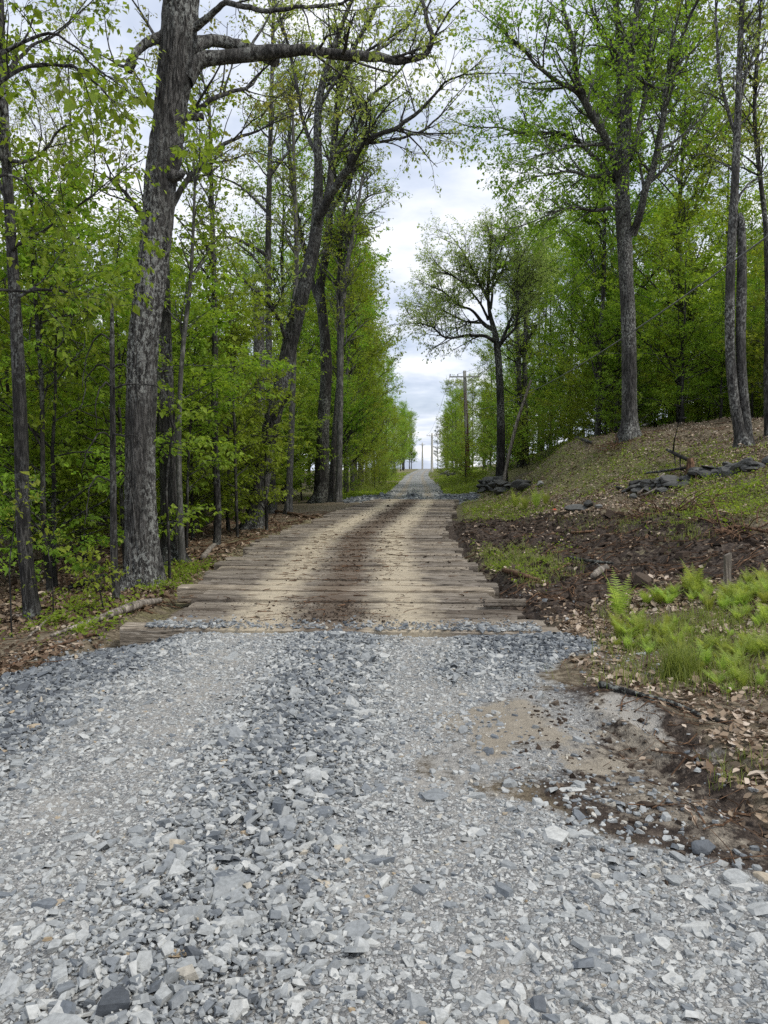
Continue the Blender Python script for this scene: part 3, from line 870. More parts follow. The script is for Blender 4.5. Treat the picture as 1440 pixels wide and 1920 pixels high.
# ------------------------------------------------------------------ prototype trees (meshes shared by many trees)
def proto(kind, seed):
    r = np.random.default_rng(seed)
    tb, lb = MB(), MB()
    def trunk(h, r0, lean=.04, n=14, k=9, flare=1.35):
        zz = np.linspace(0, 1, n)
        wob = np.cumsum(r.normal(0, lean * .35, (n, 2)), 0) * h / n * 1.6; wob -= wob[0]
        P = np.stack([wob[:, 0], wob[:, 1], zz * h - .15], -1)
        R = r0 * (1 - zz * .86) * (1 + (flare - 1) * np.exp(-zz * h / .5))
        tubes(tb, P, R, k, .05, seed); return P[None], R[None]
    if kind == 'understory':                    # beech-like, flat layered sprays down to the ground
        h = r.uniform(6, 8.5); P, R = trunk(h, .055, .1, k=7)
        B1, R1 = spawn(P, R, r, 40, .1, .98, 1.25, 2.3, 5, .08, .16, .5, .5, lambda t: .42 + .85 * np.sin(np.pi * np.clip(t * .82 + .14, 0, 1)))
        B2, R2 = spawn(B1, R1, r, 7, .15, 1, .8, .85, 4, .02, .15, .6, .85)
        B3, R3 = spawn(B2, R2, r, 3, .2, 1, .75, .4, 3, 0, .15, .6, .9)
        for b, q, k in ((B1, R1, 5), (B2, R2, 3)): tubes(tb, b, q, k)
        leaves(lb, B2, r, 6, .092, .35, .32, spread=.06); leaves(lb, B3, r, 9, .092, .35, .32, spread=.06)
        return tb, lb, (M_DARK, M_LEAF)
    if kind == 'shrub':                          # low leafy growth
        h = r.uniform(2.2, 3.2); P, R = trunk(h, .022, .2, k=5)
        B1, R1 = spawn(P, R, r, 22, .12, .98, 1.15, 1.1, 4, .1, .16, .6, .5)
        B2, R2 = spawn(B1, R1, r, 6, .15, 1, .8, .45, 3, .02, .15, .6, .85)
        tubes(tb, B1, R1, 4); tubes(tb, B2, R2, 3)
        leaves(lb, B1, r, 6, .085, .35, .4, spread=.06); leaves(lb, B2, r, 7, .085, .35, .4, spread=.06)
        return tb, lb, (M_DARK, M_LEAFB)
    if kind == 'forest':                         # tall closed-wood tree, crown from 35 %
        h = r.uniform(17, 21); P, R = trunk(h, .17, .05)
        B1, R1 = spawn(P, R, r, 34, .28, .99, .8, 3.9, 6, .22, .18, .45, .2, lambda t: .42 + .85 * np.sin(np.pi * np.clip(t * .82 + .14, 0, 1)))
        B2, R2 = spawn(B1, R1, r, 8, .2, 1, .7, 1.5, 4, .1, .18, .55, .4)
        B3, R3 = spawn(B2, R2, r, 4, .15, 1, .7, .6, 3, .02, .2, .6, .6)
        for b, q, k in ((B1, R1, 5), (B2, R2, 4), (B3, R3, 3)): tubes(tb, b, q, k)
        leaves(lb, B3, r, 11, .11, .3, .5, spread=.1); leaves(lb, B2, r, 3, .1, .3, .55, spread=.1)
        return tb, lb, (M_BARK, M_LEAF)
    if kind == 'edge':                           # roadside tree in leaf almost to the ground
        h = r.uniform(15, 18); P, R = trunk(h, .15, .05)
        B1, R1 = spawn(P, R, r, 60, .1, .99, .9, 2.9, 5, .25, .2, .42, .15, lambda t: .42 + .85 * np.sin(np.pi * np.clip(t * .82 + .14, 0, 1)))
        B2, R2 = spawn(B1, R1, r, 8, .2, 1, .7, 1.2, 4, .1, .18, .55, .4)
        B3, R3 = spawn(B2, R2, r, 3.5, .15, 1, .7, .55, 3, .02, .2, .6, .6)
        for b, q, k in ((B1, R1, 4), (B2, R2, 3)): tubes(tb, b, q, k)
        leaves(lb, B3, r, 9, .12, .3, .6, spread=.1); leaves(lb, B2, r, 5, .12, .3, .6, spread=.1)
        return tb, lb, (M_BARK, M_LEAF)
    if kind == 'airy':                           # thinly leaved tall tree, sky shows through
        h = r.uniform(19, 23); P, R = trunk(h, .16, .06)
        B1, R1 = spawn(P, R, r, 30, .3, .99, .65, 4.6, 6, .22, .16, .5, .1, lambda t: (1.1 - .65 * t))
        B2, R2 = spawn(B1, R1, r, 8, .2, 1, .6, 1.7, 5, .12, .18, .55, .2)
        B3, R3 = spawn(B2, R2, r, 5, .15, 1, .65, .7, 3, .05, .2, .6, .3)
        for b, q, k in ((B1, R1, 5), (B2, R2, 4), (B3, R3, 3)): tubes(tb, b, q, k)
        leaves(lb, B3, r, 7, .075, .45, .6, spread=.06, t0=.3)
        return tb, lb, (M_BARK, M_OLIVE)
    if kind == 'pine':
        h = r.uniform(15, 18); P, R = trunk(h, .16, .03)
        B1, R1 = spawn(P, R, r, 55, .18, .98, 1.35, 3.0, 5, .06, .08, .4, .3, lambda t: (1.15 - .9 * t))
        B2, R2 = spawn(B1, R1, r, 9, .25, 1, .8, .75, 3, .08, .12, .6, .5)
        tubes(tb, B1, R1, 4); tubes(tb, B2, R2, 3)
        needles(lb, B2, r, 48, .13); needles(lb, B1, r, 40, .13)
        return tb, lb, (M_DARK, M_NEEDLE)


PROTO = {}
def get_proto(kind, v):
    if (kind, v) not in PROTO:
        tb, lb, (mt, ml) = proto(kind, 100 * len(kind) + v * 7 + ord(kind[0]))
        PROTO[(kind, v)] = (tb.mesh(kind + '_trunk', mt, True), lb.mesh(kind + '_crown', ml))
    return PROTO[(kind, v)]


def plant(kind, v, x, y, s, name, label, cat, group, rot=None, leafmat=None):
    tm, lm = get_proto(kind, v)
    e = empty(name, (x, y, hz(x, y)), label, cat, group, rot if rot is not None else x * 7.1 + y * 3.3)
    e.scale = (s, s, s)
    link('trunk', tm, e); c = link('crown', lm, e)
    return e


# ------------------------------------------------------------------ trees one can tell apart
def pl(pts, Y, dY=None):
    """photo polyline -> world polyline at depth Y (+ per point offsets)"""
    return np.array([at(p[0], p[1], Y + (dY[i] if dY is not None else 0)) for i, p in enumerate(pts)])


def mk(name, label, cat, Y, stems, seed, bark, leaf, l1=6, l1len=1.6, l2=5, l2len=.6, l3=3, l3len=.3, per=4, lsize=.08, droop=.4, ang=.8, group=None,
       tilt=.5, flat=.2, up=.12, limb_twigs=True, upt=None, leafR=.6, t1=.2, extra=None):
    """stems: list of (points px with width px, depth offsets or None, is_trunk)"""
    r = np.random.default_rng(seed)
    tb, lb = MB(), MB()
    base = None; Ls = []; tb0 = tb; limbs = []
    for st in stems:
        pts = st[0]; dY = st[1]; istr = st[2]
        P = np.array([np.append(at(p[0], p[1], Y + (dY[i] if dY else 0)), p[2] / F * (Y + (dY[i] if dY else 0)) / 2) for i, p in enumerate(pts)])
        n = max(8, len(pts) * (7 if istr else 4))
        S = smooth(P, n)
        Pn, Rn = S[:, :3], np.maximum(S[:, 3], .004)
        if istr:
            if base is None:
                g0 = hz(Pn[0, 0], Pn[0, 1]); base = np.array([Pn[0, 0], Pn[0, 1], g0])
            if istr == 1:
                Pn = np.vstack([[Pn[0, 0], Pn[0, 1], base[2] - .25], Pn]); Rn = np.append(Rn[0], Rn)
            if Rn.max() > .2 and istr == 1: Rn = Rn * (.93 if seed == 1 else .86)
            if Rn.max() > .17 and istr == 1: trunk_hd(tb, Pn, Rn, seed, .03 if seed == 1 else .016)
            else: tubes(tb, Pn, Rn, 14, .06, seed)
        else:
            Pn = Pn + np.cumsum(r.normal(0, .012, Pn.shape), 0) * (np.arange(n) > 0)[:, None]
            tb = MB(); limbs.append(tb); tubes(tb, Pn, Rn, 10, .05, seed)
        if istr: tb = tb0
        if len(st) > 3 and st[3] == 'bare':
            tubes(tb, np.array([Pn[-1], Pn[-1] + (Pn[-1] - Pn[-2]) * .05 + 1e-4]), np.array([Rn[-1], .001]), 10)
            continue
        m = 12
        S2 = smooth(np.column_stack([Pn, Rn]), m)
        Ls.append((S2[None, :, :3], S2[None, :, 3], istr, tb))
    cen = np.array([base[0], base[1], 0])
    for Pn, Rn, istr, tb in Ls:
        ln = np.linalg.norm(np.diff(Pn[0], axis=0), axis=1).sum()
        t0_ = t1 if not istr else (upt if upt is not None else .55)
        cnt = l1 * ln * (1 - t0_)
        B1, R1 = spawn(Pn, Rn, r, cnt, t0_, 1, ang, l1len, 5, up, .16, .5, flat, rmin=.004, tp=.8)
        B1e, R1e = spawn(Pn, Rn, r, 2, .97, 1, .3, l1len, 5, up, .16, .8, flat, rmin=.004)
        B1 = np.concatenate([B1, B1e]); R1 = np.concatenate([R1, R1e])
        B2, R2 = spawn(B1, R1, r, l2, .15, 1, .75, l2len, 4, .06, .18, .6, flat)
        B3, R3 = spawn(B2, R2, r, l3, .1, 1, .7, l3len, 3, .03, .2, .6, flat)
        for b, q, k in ((B1, R1, 5), (B2, R2, 4), (B3, R3, 3)): tubes(tb, b, q, k)
        if per:
            leaves(lb, B3, r, per, lsize, droop, tilt, spread=.04, t0=.3)
            leaves(lb, B2, r, max(1, per // 2), lsize, droop, tilt, spread=.05, t0=.4)
    e = empty(name, base, label, cat, group)
    tr = link('trunk', tb0.mesh('trunk', bark, True, offset=base), e)
    for q in limbs: link('limb', q.mesh('limb', bark, True, offset=base), tr)
    if lb.n: link('crown', lb.mesh('crown', leaf, offset=base), e)
    return e

# big oak, the nearest large trunk
def oakY(px, py): return gp(px, py)[1]
Y1 = 12.1
mk('oak_tree', 'massive grey furrowed trunk with pale lichen and one long limb over the road', 'tree', Y1, [
    ([(267, 1112, 92), (267, 1075, 76), (264, 1000, 64), (262, 900, 59), (265, 760, 58), (270, 635, 57), (283, 520, 57), (294, 430, 58), (303, 330, 60), (310, 290, 64), (318, 215, 60), (332, 110, 66), (340, 0, 66), (348, -140, 56), (355, -300, 40)], None, 1),
    ([(345, 150, 38), (378, 113, 30), (440, 108, 25), (500, 103, 26), (560, 98, 20), (640, 100, 18), (715, 103, 15), (765, 104, 12), (795, 92, 10), (806, 68, 9), (797, 30, 8), (788, -30, 6)], [0, .1, .2, .3, .3, .3, .2, .2, .3, .3, .4, .5], 0),
    ([(352, 92, 32), (395, 72, 22), (445, 80, 22), (490, 92, 24), (515, 112, 22)], [0, .3, .5, .5, .4], 0, 'bare'),
    ([(360, 55, 16), (395, 25, 12), (425, 5, 10), (470, 8, 9), (520, 12, 8), (570, 3, 7), (640, -15, 5)], [0, -.2, -.4, -.5, -.6, -.8, -1], 0),
    ([(318, 62, 22), (285, 72, 18), (262, 92, 15), (250, 115, 15), (245, 132, 14)], [0, -.2, -.3, -.4, -.4], 0, 'bare'),
    ([(262, 92, 10), (235, 118, 7), (212, 112, 4)], [-.3, -.5, -.6], 0),
    ([(330, 225, 22), (352, 210, 15), (378, 207, 14)], None, 0, 'bare'),
    ([(320, 330, 26), (338, 325, 12), (341, 322, 4)], [-.1, -.15, -.15], 0, 'bare'),
    ([(330, 30, 20), (300, -30, 16), (240, -80, 12), (180, -110, 8)], [0, -.4, -.8, -1.2], 0),
    ([(345, -60, 22), (420, -120, 16), (520, -150, 12), (620, -170, 8)], [0, .4, .8, 1.2], 0),
], 1, M_OAK, M_OLIVE, l1=3.0, l1len=1.1, l2=4, l2len=.55, l3=2.6, l3len=.25, per=4, lsize=.06, droop=.5, upt=.97)
mk('oak_tree', 'second furrowed trunk standing just behind the massive lichened oak', 'tree', 15.3, [
    ([(328, 1064, 62), (322, 1020, 46), (318, 900, 42), (310, 760, 38), (306, 640, 36), (303, 480, 33), (312, 330, 30), (322, 150, 26), (330, -50, 20)], None, 1),
    ([(306, 420, 14), (360, 330, 10), (430, 270, 7), (490, 250, 4)], [0, .5, 1, 1.4], 0), ([(322, 250, 14), (400, 190, 9), (470, 170, 6)], [0, .4, .8], 0),
    ([(306, 460, 12), (250, 380, 8), (200, 330, 5)], [0, .5, .9], 0)],
    2, M_BARK, M_OLIVE, l1=3, l1len=1.3, l2=4, l3=3, per=4, lsize=.07, upt=.7)
mk('maple_tree', 'slim grey trunk at the far left with fresh shoots at its foot', 'tree', 10.1, [
    ([(66, 1180, 46), (57, 1120, 30), (45, 1000, 26), (39, 800, 24), (30, 600, 22), (20, 430, 20), (9, 250, 18), (2, 90, 16), (-4, -120, 12)], None, 1),
    ([(22, 470, 8), (60, 440, 6), (130, 400, 4), (180, 370, 3)], [0, -.6, -1.1, -1.4], 0), ([(12, 300, 9), (60, 300, 6), (120, 240, 4), (150, 225, 3)], [0, -.3, -.7, -1], 0),
    ([(28, 560, 7), (70, 540, 5), (110, 545, 3)], [0, -.5, -.8], 0), ([(5, 150, 9), (50, 90, 6), (110, 60, 4)], [0, .5, .9], 0), ([(15, 380, 8), (-30, 320, 6), (-80, 300, 4)], [0, .4, .6], 0)],
    3, M_BARK, M_LEAF, l1=3.2, l1len=1.2, l2=5, l2len=.55, l3=3.5, l3len=.28, per=5, lsize=.07, droop=.5, upt=.62, flat=.5)
mk('maple_tree', 'thin dark crooked stem between the far left trunk and the spruce pole', 'tree', 12.5, [
    ([(92, 1090, 12), (82, 980, 10), (80, 850, 9), (78, 720, 8), (70, 610, 8), (62, 500, 6), (60, 380, 5)], None, 1),
    ([(72, 640, 6), (105, 655, 4), (130, 620, 3)], None, 0)],
    4, M_DARK, M_LEAF, l1=5, l1len=1.3, l2=5, l3=3, per=5, lsize=.085, upt=.35, flat=.6, up=.03)
mk('spruce_pole', 'dead spruce stem with pale arching bare twigs in front of the massive oak', 'dead tree', 11.0, [
    ([(220, 1135, 18), (214, 1050, 14), (212, 900, 12), (211, 760, 10), (210, 640, 9), (210, 560, 5)], None, 1, 'bare')] +
    [([(211, yy_, 4), (211 + dx * .4, yy_ - h, 3.2), (211 + dx * .8, yy_ + 12, 2.4), (211 + dx, yy_ + 55 + abs(dx) * .3, 1.6)], [0, dd * .5, dd, dd], 0, 'bare') for yy_, dx, h, dd in
     ((690, 60, 8, -.5), (728, 125, 6, -.6), (725, -45, 12, -.4), (830, -48, 16, -.4), (905, -62, 14, -.5), (700, -58, 18, .3), (810, 70, -8, -.5), (650, -55, 22, .4), (900, 40, 16, .5))],
    5, M_BARK, M_LEAF)
mk('ash_tree', 'pale thin straight stem right beside the second oak trunk', 'tree', 15.0, [
    ([(342, 1060, 14), (338, 960, 11), (335, 840, 10), (338, 720, 9), (346, 620, 9), (356, 540, 8), (362, 440, 6), (366, 330, 4)], None, 1)],
    6, M_PALE, M_LEAF, l1=4, l1len=1.1, l2=4, l3=3, per=5, lsize=.08, upt=.55, flat=.5)
mk('maple_tree', 'straight dark pole tree midway between the oaks and the leaning tree', 'tree', 19.2, [
    ([(406, 1030, 16), (408, 950, 14), (402, 800, 13), (403, 640, 11), (400, 480, 9), (396, 330, 7), (392, 180, 5)], None, 1),
    ([(402, 700, 4), (370, 690, 3), (340, 700, 2)], [0, -.6, -1], 0, 'bare'), ([(402, 790, 4), (375, 800, 3), (345, 805, 2)], [0, -.5, -1], 0, 'bare')],
    7, M_DARK, M_LEAF, l1=4, l1len=1.5, l2=5, l3=3, per=5, lsize=.09, upt=.5, flat=.4)
# leaning forked tree
mk('maple_tree', 'large dark tree leaning towards the road and forking high above it', 'tree', 23.8, [
    ([(472, 1002, 58), (478, 970, 42), (492, 890, 36), (508, 800, 34), (527, 720, 32), (545, 640, 32), (562, 570, 30), (580, 500, 28), (593, 430, 26), (597, 330, 19), (595, 250, 17), (600, 180, 15), (618, 110, 12), (640, 50, 9), (668, -20, 7)], None, 1),
    ([(594, 425, 22), (615, 375, 16), (640, 340, 15), (662, 305, 14), (682, 272, 12), (710, 255, 9), (745, 240, 8), (790, 205, 6), (830, 160, 4), (870, 140, 3)], [0, -.4, -.8, -1.1, -1.3, -1.6, -1.8, -2, -2.2, -2.4], 0),
    ([(612, 380, 14), (622, 320, 13), (628, 240, 12), (642, 160, 11), (665, 90, 8), (705, 20, 7), (730, -60, 5)], [0, .5, .9, 1.2, 1.4, 1.6, 1.8], 0),
    ([(655, 318, 8), (672, 250, 6), (700, 190, 5), (745, 150, 4), (790, 95, 3)], [-1, -1, -1, -1.2, -1.4], 0),
    ([(597, 300, 8), (570, 230, 7), (555, 140, 6), (540, 60, 5), (520, -20, 4)], [0, .4, .7, .9, 1], 0),
    ([(598, 200, 8), (650, 130, 6), (690, 100, 5), (760, 60, 4), (800, -10, 3)], [0, -.5, -.9, -1.2, -1.5], 0),
    ([(690, 268, 6), (740, 262, 5), (790, 245, 4), (825, 215, 3)], [-1.4, -1.4, -1.5, -1.6], 0),
    ([(540, 650, 9), (520, 600, 7), (490, 560, 5), (465, 540, 4)], [0, -.5, -.8, -1], 0),
    ([(510, 800, 10), (520, 770, 8), (540, 740, 5)], [0, -.3, -.5], 0, 'bare')],
    8, M_BARK, M_OLIVE, l1=3.2, l1len=1.6, l2=5, l2len=.75, l3=4, l3len=.4, per=3, lsize=.085, upt=.8, t1=.12, droop=.5)
mk('maple_tree', 'thick upright dark trunk at the deck edge beyond the leaning tree', 'tree', 41.0, [
    ([(598, 946, 40), (603, 910, 32), (606, 800, 27), (612, 690, 24), (606, 600, 21), (600, 540, 20), (612, 470, 17), (620, 380, 14), (628, 260, 11), (640, 120, 8)], None, 1),
    ([(606, 580, 13), (590, 545, 11), (580, 500, 10), (560, 420, 9), (545, 300, 7), (548, 160, 5)], [0, .5, .8, 1, 1.2, 1.5], 0),
    ([(618, 400, 8), (660, 330, 6), (700, 250, 4)], None, 0), ([(612, 470, 8), (650, 420, 6), (690, 370, 4)], None, 0)],
    9, M_DARK, M_LEAF, l1=2.5, l1len=2.2, l2=6, l2len=1.0, l3=4, l3len=.5, per=4, lsize=.1, upt=.6)
mk('maple_tree', 'slender grey trunk touching the thick upright trunk on its road side', 'tree', 40.0, [
    ([(622, 945, 16), (624, 880, 13), (630, 780, 12), (637, 690, 11), (636, 560, 10), (640, 430, 8), (660, 330, 6), (690, 220, 4)], None, 1)],
    10, M_BARK, M_LEAF, l1=3, l1len=2.0, l2=6, l2len=1.0, l3=4, l3len=.5, per=4, lsize=.1, upt=.45)
mk('ash_tree', 'smooth grey trunk, outermost of the three clustered at the deck edge', 'tree', 39.5, [
    ([(634, 945, 18), (636, 880, 13), (638, 760, 12), (640, 640, 11), (648, 520, 9), (665, 420, 7), (680, 330, 5)], None, 1)],
    11, M_PALE, M_LEAF, l1=3, l1len=2.0, l2=6, l2len=1.0, l3=4, l3len=.5, per=4, lsize=.1, upt=.45)
mk('ash_tree', 'pale thin trunk between the leaning tree and the three clustered trunks', 'tree', 31.4, [
    ([(540, 972, 16), (543, 900, 12), (547, 790, 11), (550, 690, 10), (553, 600, 9), (556, 480, 8), (552, 330, 6), (548, 180, 4)], None, 1)],
    12, M_PALE, M_LEAF, l1=3, l1len=1.6, l2=5, l2len=.8, l3=4, l3len=.4, per=4, lsize=.09, upt=.5)
mk('snag', 'broad broken dead trunk ending in mid air behind the leaning tree', 'dead tree', 29.0, [
    ([(486, 965, 34), (487, 880, 26), (487, 760, 23), (486, 640, 22), (485, 560, 21), (484, 541, 19)], None, 1, 'bare')], 13, M_BARK, M_LEAF)
mk('maple_tree', 'very tall straight trunk rising past the broken snag with bare side limbs', 'tree', 33.0, [
    ([(510, 960, 20), (508, 850, 15), (505, 700, 14), (503, 560, 13), (503, 440, 12), (506, 300, 10), (510, 150, 8), (513, -20, 6)], None, 1),
    ([(503, 480, 8), (470, 460, 6), (430, 445, 5), (380, 450, 4), (338, 446, 3)], [0, -.4, -.9, -1.4, -1.8], 0, 'bare'),
    ([(503, 520, 6), (475, 480, 5), (440, 450, 3)], [0, -.4, -.6], 0), ([(503, 400, 6), (450, 350, 4), (400, 330, 3)], None, 0), ([(506, 330, 6), (560, 260, 4), (590, 200, 3)], None, 0)],
    14, M_BARK, M_OLIVE, l1=2.6, l1len=1.8, l2=5, l2len=.8, l3=4, l3len=.4, per=4, lsize=.09, upt=.6)

# right bank
mk('maple_tree', 'tall maple on the bank crest with lichen blotched trunk and wide branching crown', 'tree', 29.0, [
    ([(1180, 815, 40), (1180, 780, 32), (1180, 690, 30), (1178, 600, 29), (1174, 520, 29), (1171, 450, 30), (1168, 390, 30), (1166, 330, 29), (1172, 260, 22), (1178, 180, 18), (1185, 90, 14), (1195, 0, 10), (1205, -130, 6)], None, 1),
    ([(1165, 350, 18), (1150, 290, 15), (1128, 245, 13), (1105, 205, 12), (1085, 150, 10), (1075, 90, 8), (1060, 30, 6), (1045, -60, 4)], [0, -.4, -.8, -1.1, -1.3, -1.5, -1.7, -2], 0),
    ([(1130, 240, 11), (1100, 195, 10), (1070, 165, 9), (1040, 150, 8), (1000, 115, 6), (980, 85, 5), (960, 70, 3)], [-.8, -1, -1.2, -1.4, -1.7, -2, -2.2], 0),
    ([(1150, 340, 12), (1120, 300, 9), (1085, 265, 8), (1050, 248, 7), (1010, 250, 6), (965, 245, 4), (930, 238, 3)], [0, .3, .5, .6, .6, .5, .3], 0),
    ([(1186, 440, 16), (1200, 400, 14), (1212, 350, 13), (1230, 300, 12), (1245, 230, 11), (1250, 175, 11), (1262, 115, 8), (1285, 60, 6), (1310, 0, 5)], [0, -.5, -.9, -1.1, -1.3, -1.5, -1.6, -1.8, -2], 0),
    ([(1168, 330, 14), (1158, 240, 11), (1160, 150, 10), (1155, 60, 8), (1150, -40, 6)], [0, .6, 1, 1.3, 1.6], 0),
    ([(1180, 300, 12), (1200, 220, 10), (1215, 130, 9), (1225, 40, 7), (1240, -60, 5)], [0, .8, 1.4, 1.8, 2], 0),
    ([(1250, 170, 7), (1230, 165, 5), (1210, 160, 4)], [-1.5, -1.7, -1.9], 0), ([(1160, 100, 8), (1130, 60, 6), (1110, 0, 5)], [1, .8, .6], 0),
    ([(1150, 330, 10), (1110, 330, 7), (1070, 320, 5), (1020, 330, 3)], [0, -.7, -1.2, -1.6], 0), ([(1140, 270, 8), (1070, 275, 5), (1030, 285, 4), (1000, 290, 3)], [-.5, -1.2, -1.6, -2], 0),
    ([(1215, 345, 7), (1260, 300, 5), (1300, 250, 4), (1330, 180, 3)], [-.9, -.5, -.2, 0], 0),
    ([(1160, 385, 9), (1120, 395, 6), (1080, 390, 4), (1040, 400, 3)], [0, -1, -1.7, -2.2], 0)],
    20, M_MAPLE, M_LEAF, l1=3.2, l1len=2.1, l2=6, l2len=.95, l3=4.5, l3len=.45, per=5, lsize=.092, upt=.72, t1=.12)
mk('twin_trunk_tree', 'twin grey trunk at the bank edge, one stem snapped off halfway up', 'tree', 23.0, [
    ([(1393, 838, 34), (1388, 815, 24), (1378, 760, 20), (1370, 680, 19), (1368, 590, 19), (1370, 500, 18), (1375, 400, 17), (1380, 300, 15), (1384, 200, 13), (1388, 90, 11), (1393, -30, 9)], None, 1),
    ([(1402, 836, 26), (1400, 810, 20), (1394, 740, 18), (1389, 660, 17), (1390, 560, 17), (1391, 470, 16), (1389, 415, 14), (1386, 400, 8)], [.1] * 8, 2, 'bare'),
    ([(1381, 260, 7), (1360, 190, 6), (1345, 110, 5), (1340, 20, 4)], None, 0), ([(1384, 200, 7), (1400, 130, 5), (1425, 60, 4)], None, 0), ([(1376, 390, 5), (1400, 350, 4), (1430, 330, 3)], None, 0)],
    21, M_MAPLE, M_OLIVE, l1=2.6, l1len=1.3, l2=5, l2len=.6, l3=4, l3len=.35, per=3, lsize=.075, upt=.6)
mk('ash_tree', 'thin dark bare stemmed tree cut by the right edge of the picture', 'tree', 24.0, [
    ([(1440, 830, 14), (1438, 700, 11), (1440, 560, 10), (1436, 430, 9), (1425, 330, 8), (1415, 220, 7), (1420, 100, 6), (1430, -30, 4)], None, 1)],
    22, M_DARK, M_OLIVE, l1=4, l1len=1.3, l2=5, l2len=.6, l3=4, l3len=.35, per=3, lsize=.08, upt=.55)
mk('oak_tree', 'round crowned tree standing by the heaped stone wall near the utility pole', 'tree', 43.0, [
    ([(940, 905, 25), (939, 860, 19), (939, 790, 17), (937, 720, 15), (933, 660, 14), (928, 625, 12), (918, 585, 8), (915, 540, 6), (918, 490, 5), (920, 450, 3)], None, 1),
    ([(930, 640, 8), (905, 628, 6), (870, 630, 5), (835, 632, 4), (812, 612, 3), (785, 605, 2)], [0, -.6, -1.1, -1.4, -1.6, -1.8], 0),
    ([(926, 618, 9), (905, 605, 7), (885, 580, 5), (860, 570, 4), (830, 545, 3.5), (805, 535, 2)], [0, .6, 1, 1.4, 1.7, 2], 0),
    ([(915, 600, 5), (895, 565, 4), (865, 530, 3.5), (830, 510, 2)], [0, -.5, -1, -1.4], 0), ([(918, 570, 5), (900, 530, 4), (880, 490, 3), (860, 460, 2)], [0, -.8, -1.3, -1.7], 0),
    ([(936, 650, 7), (950, 632, 6), (965, 615, 5), (970, 580, 4), (968, 530, 3), (975, 480, 2)], [0, -.4, -.6, -.8, -1, -1.2], 0),
    ([(916, 550, 5), (940, 510, 4), (955, 470, 2)], [0, .8, 1.3], 0), ([(968, 560, 4), (985, 530, 3), (1000, 510, 2)], [-.9, 0, .5], 0),
    ([(934, 655, 6), (958, 600, 5), (985, 560, 4), (1003, 515, 2)], [0, .8, 1.4, 1.8], 0), ([(920, 580, 5), (925, 520, 4), (938, 470, 3), (945, 440, 2)], [0, -.5, -.9, -1.1], 0), ([(905, 605, 5), (870, 600, 4), (830, 580, 3), (800, 570, 2)], [0, .9, 1.5, 2], 0)],
    23, M_DARK, M_PALELEAF, l1=5.5, l1len=1.6, l2=7.5, l2len=.75, l3=5, l3len=.42, per=5, lsize=.075, upt=.74, t1=.2)
mk('leaning_pole', 'pale dead sapling leaning against the trees behind the stone wall', 'dead tree', 42.0, [
    ([(944, 905, 7), (955, 850, 6.5), (970, 790, 6), (985, 745, 5), (996, 712, 4)], None, 1, 'bare')], 24, M_DEAD, M_LEAF)
mk('maple_tree', 'pair of close dark stems, the one nearer the round crowned tree', 'tree', 52.0, [
    ([(975, 890, 14), (975, 780, 11), (973, 690, 10), (970, 600, 9), (972, 520, 7)], None, 1)], 25, M_DARK, M_LEAF, l1=2.6, l1len=2, l2=6, l2len=.9, l3=4, l3len=.5, per=4, lsize=.11, upt=.4)
mk('maple_tree', 'pair of close dark stems, the one nearer the bank crest', 'tree', 52.0, [
    ([(987, 890, 14), (985, 780, 11), (984, 690, 10), (986, 600, 9), (990, 500, 7)], None, 1)], 26, M_DARK, M_LEAF, l1=2.6, l1len=2, l2=6, l2len=.9, l3=4, l3len=.5, per=4, lsize=.11, upt=.4)
# overhanging tree just outside the left edge: large near leaves hang into the picture
mk('beech_tree', 'near beech branches hanging in from the upper left with large drooping leaves', 'tree', 6.6, [
    ([(-150, 1330, 34), (-140, 1000, 28), (-130, 600, 26), (-120, 200, 22), (-110, -100, 16)], None, 1),
    ([(-125, 330, 14), (-60, 220, 11), (0, 160, 8), (80, 130, 6), (150, 150, 5), (205, 190, 3)], [0, .2, .4, .4, .3, .2], 0),
    ([(-125, 260, 12), (-40, 120, 9), (40, 70, 6), (100, 80, 4), (140, 120, 3)], [0, 0, -.1, -.2, -.2], 0),
    ([(-128, 620, 10), (-60, 560, 7), (20, 540, 5), (90, 545, 4), (150, 560, 2.5)], [0, .3, .5, .6, .6], 0),
    ([(-125, 430, 10), (-50, 330, 7), (20, 310, 5), (60, 330, 3)], [0, .3, .5, .6], 0)],
    30, M_DARK, M_LEAFD, l1=3.2, l1len=.5, l2=3, l2len=.24, l3=1.6, l3len=.12, per=2, lsize=.07, droop=1.1, upt=.995, flat=.7, up=-.05, t1=.35, tilt=.35)

# bright low saplings between the trunks (left)
def sapling(pts, Y, seed, label, leafmat=M_LEAFB, per=7, l1=7, l1len=.8, name='beech_sapling', lsize=.085, upt=.3, wpx=6):
    P = [(px, py, wpx * (1 - .6 * i / len(pts))) for i, (px, py) in enumerate(pts)]
    return mk(name, label, 'sapling', Y, [(P, None, 1)], seed, M_DARK, leafmat, l1=l1, l1len=l1len, l2=4, l2len=.4, l3=2, l3len=.2, per=per, lsize=lsize, upt=upt, flat=.85, up=0, ang=1.1, droop=.5, tilt=.3)
sapling([(318, 1085), (316, 1000), (312, 920), (318, 850), (325, 800)], 12.6, 40, 'bright leafed sapling poking out between the two oak trunks', l1=1.6, l1len=.6, per=4)
sapling([(445, 1000), (442, 900), (440, 820), (438, 740), (440, 660), (430, 600)], 21, 41, 'tall bright green beech sapling before the broken snag', l1=8, l1len=1.3, upt=.15)
sapling([(350, 1000), (352, 900), (356, 800), (362, 720), (366, 640)], 18, 42, 'bright green sapling right of the second oak trunk', l1=7, l1len=1.0, upt=.25)
sapling([(500, 975), (498, 900), (500, 830), (505, 760)], 22.5, 43, 'yellow green sapling in front of the leaning trunk', l1=6, l1len=.9, upt=.2)
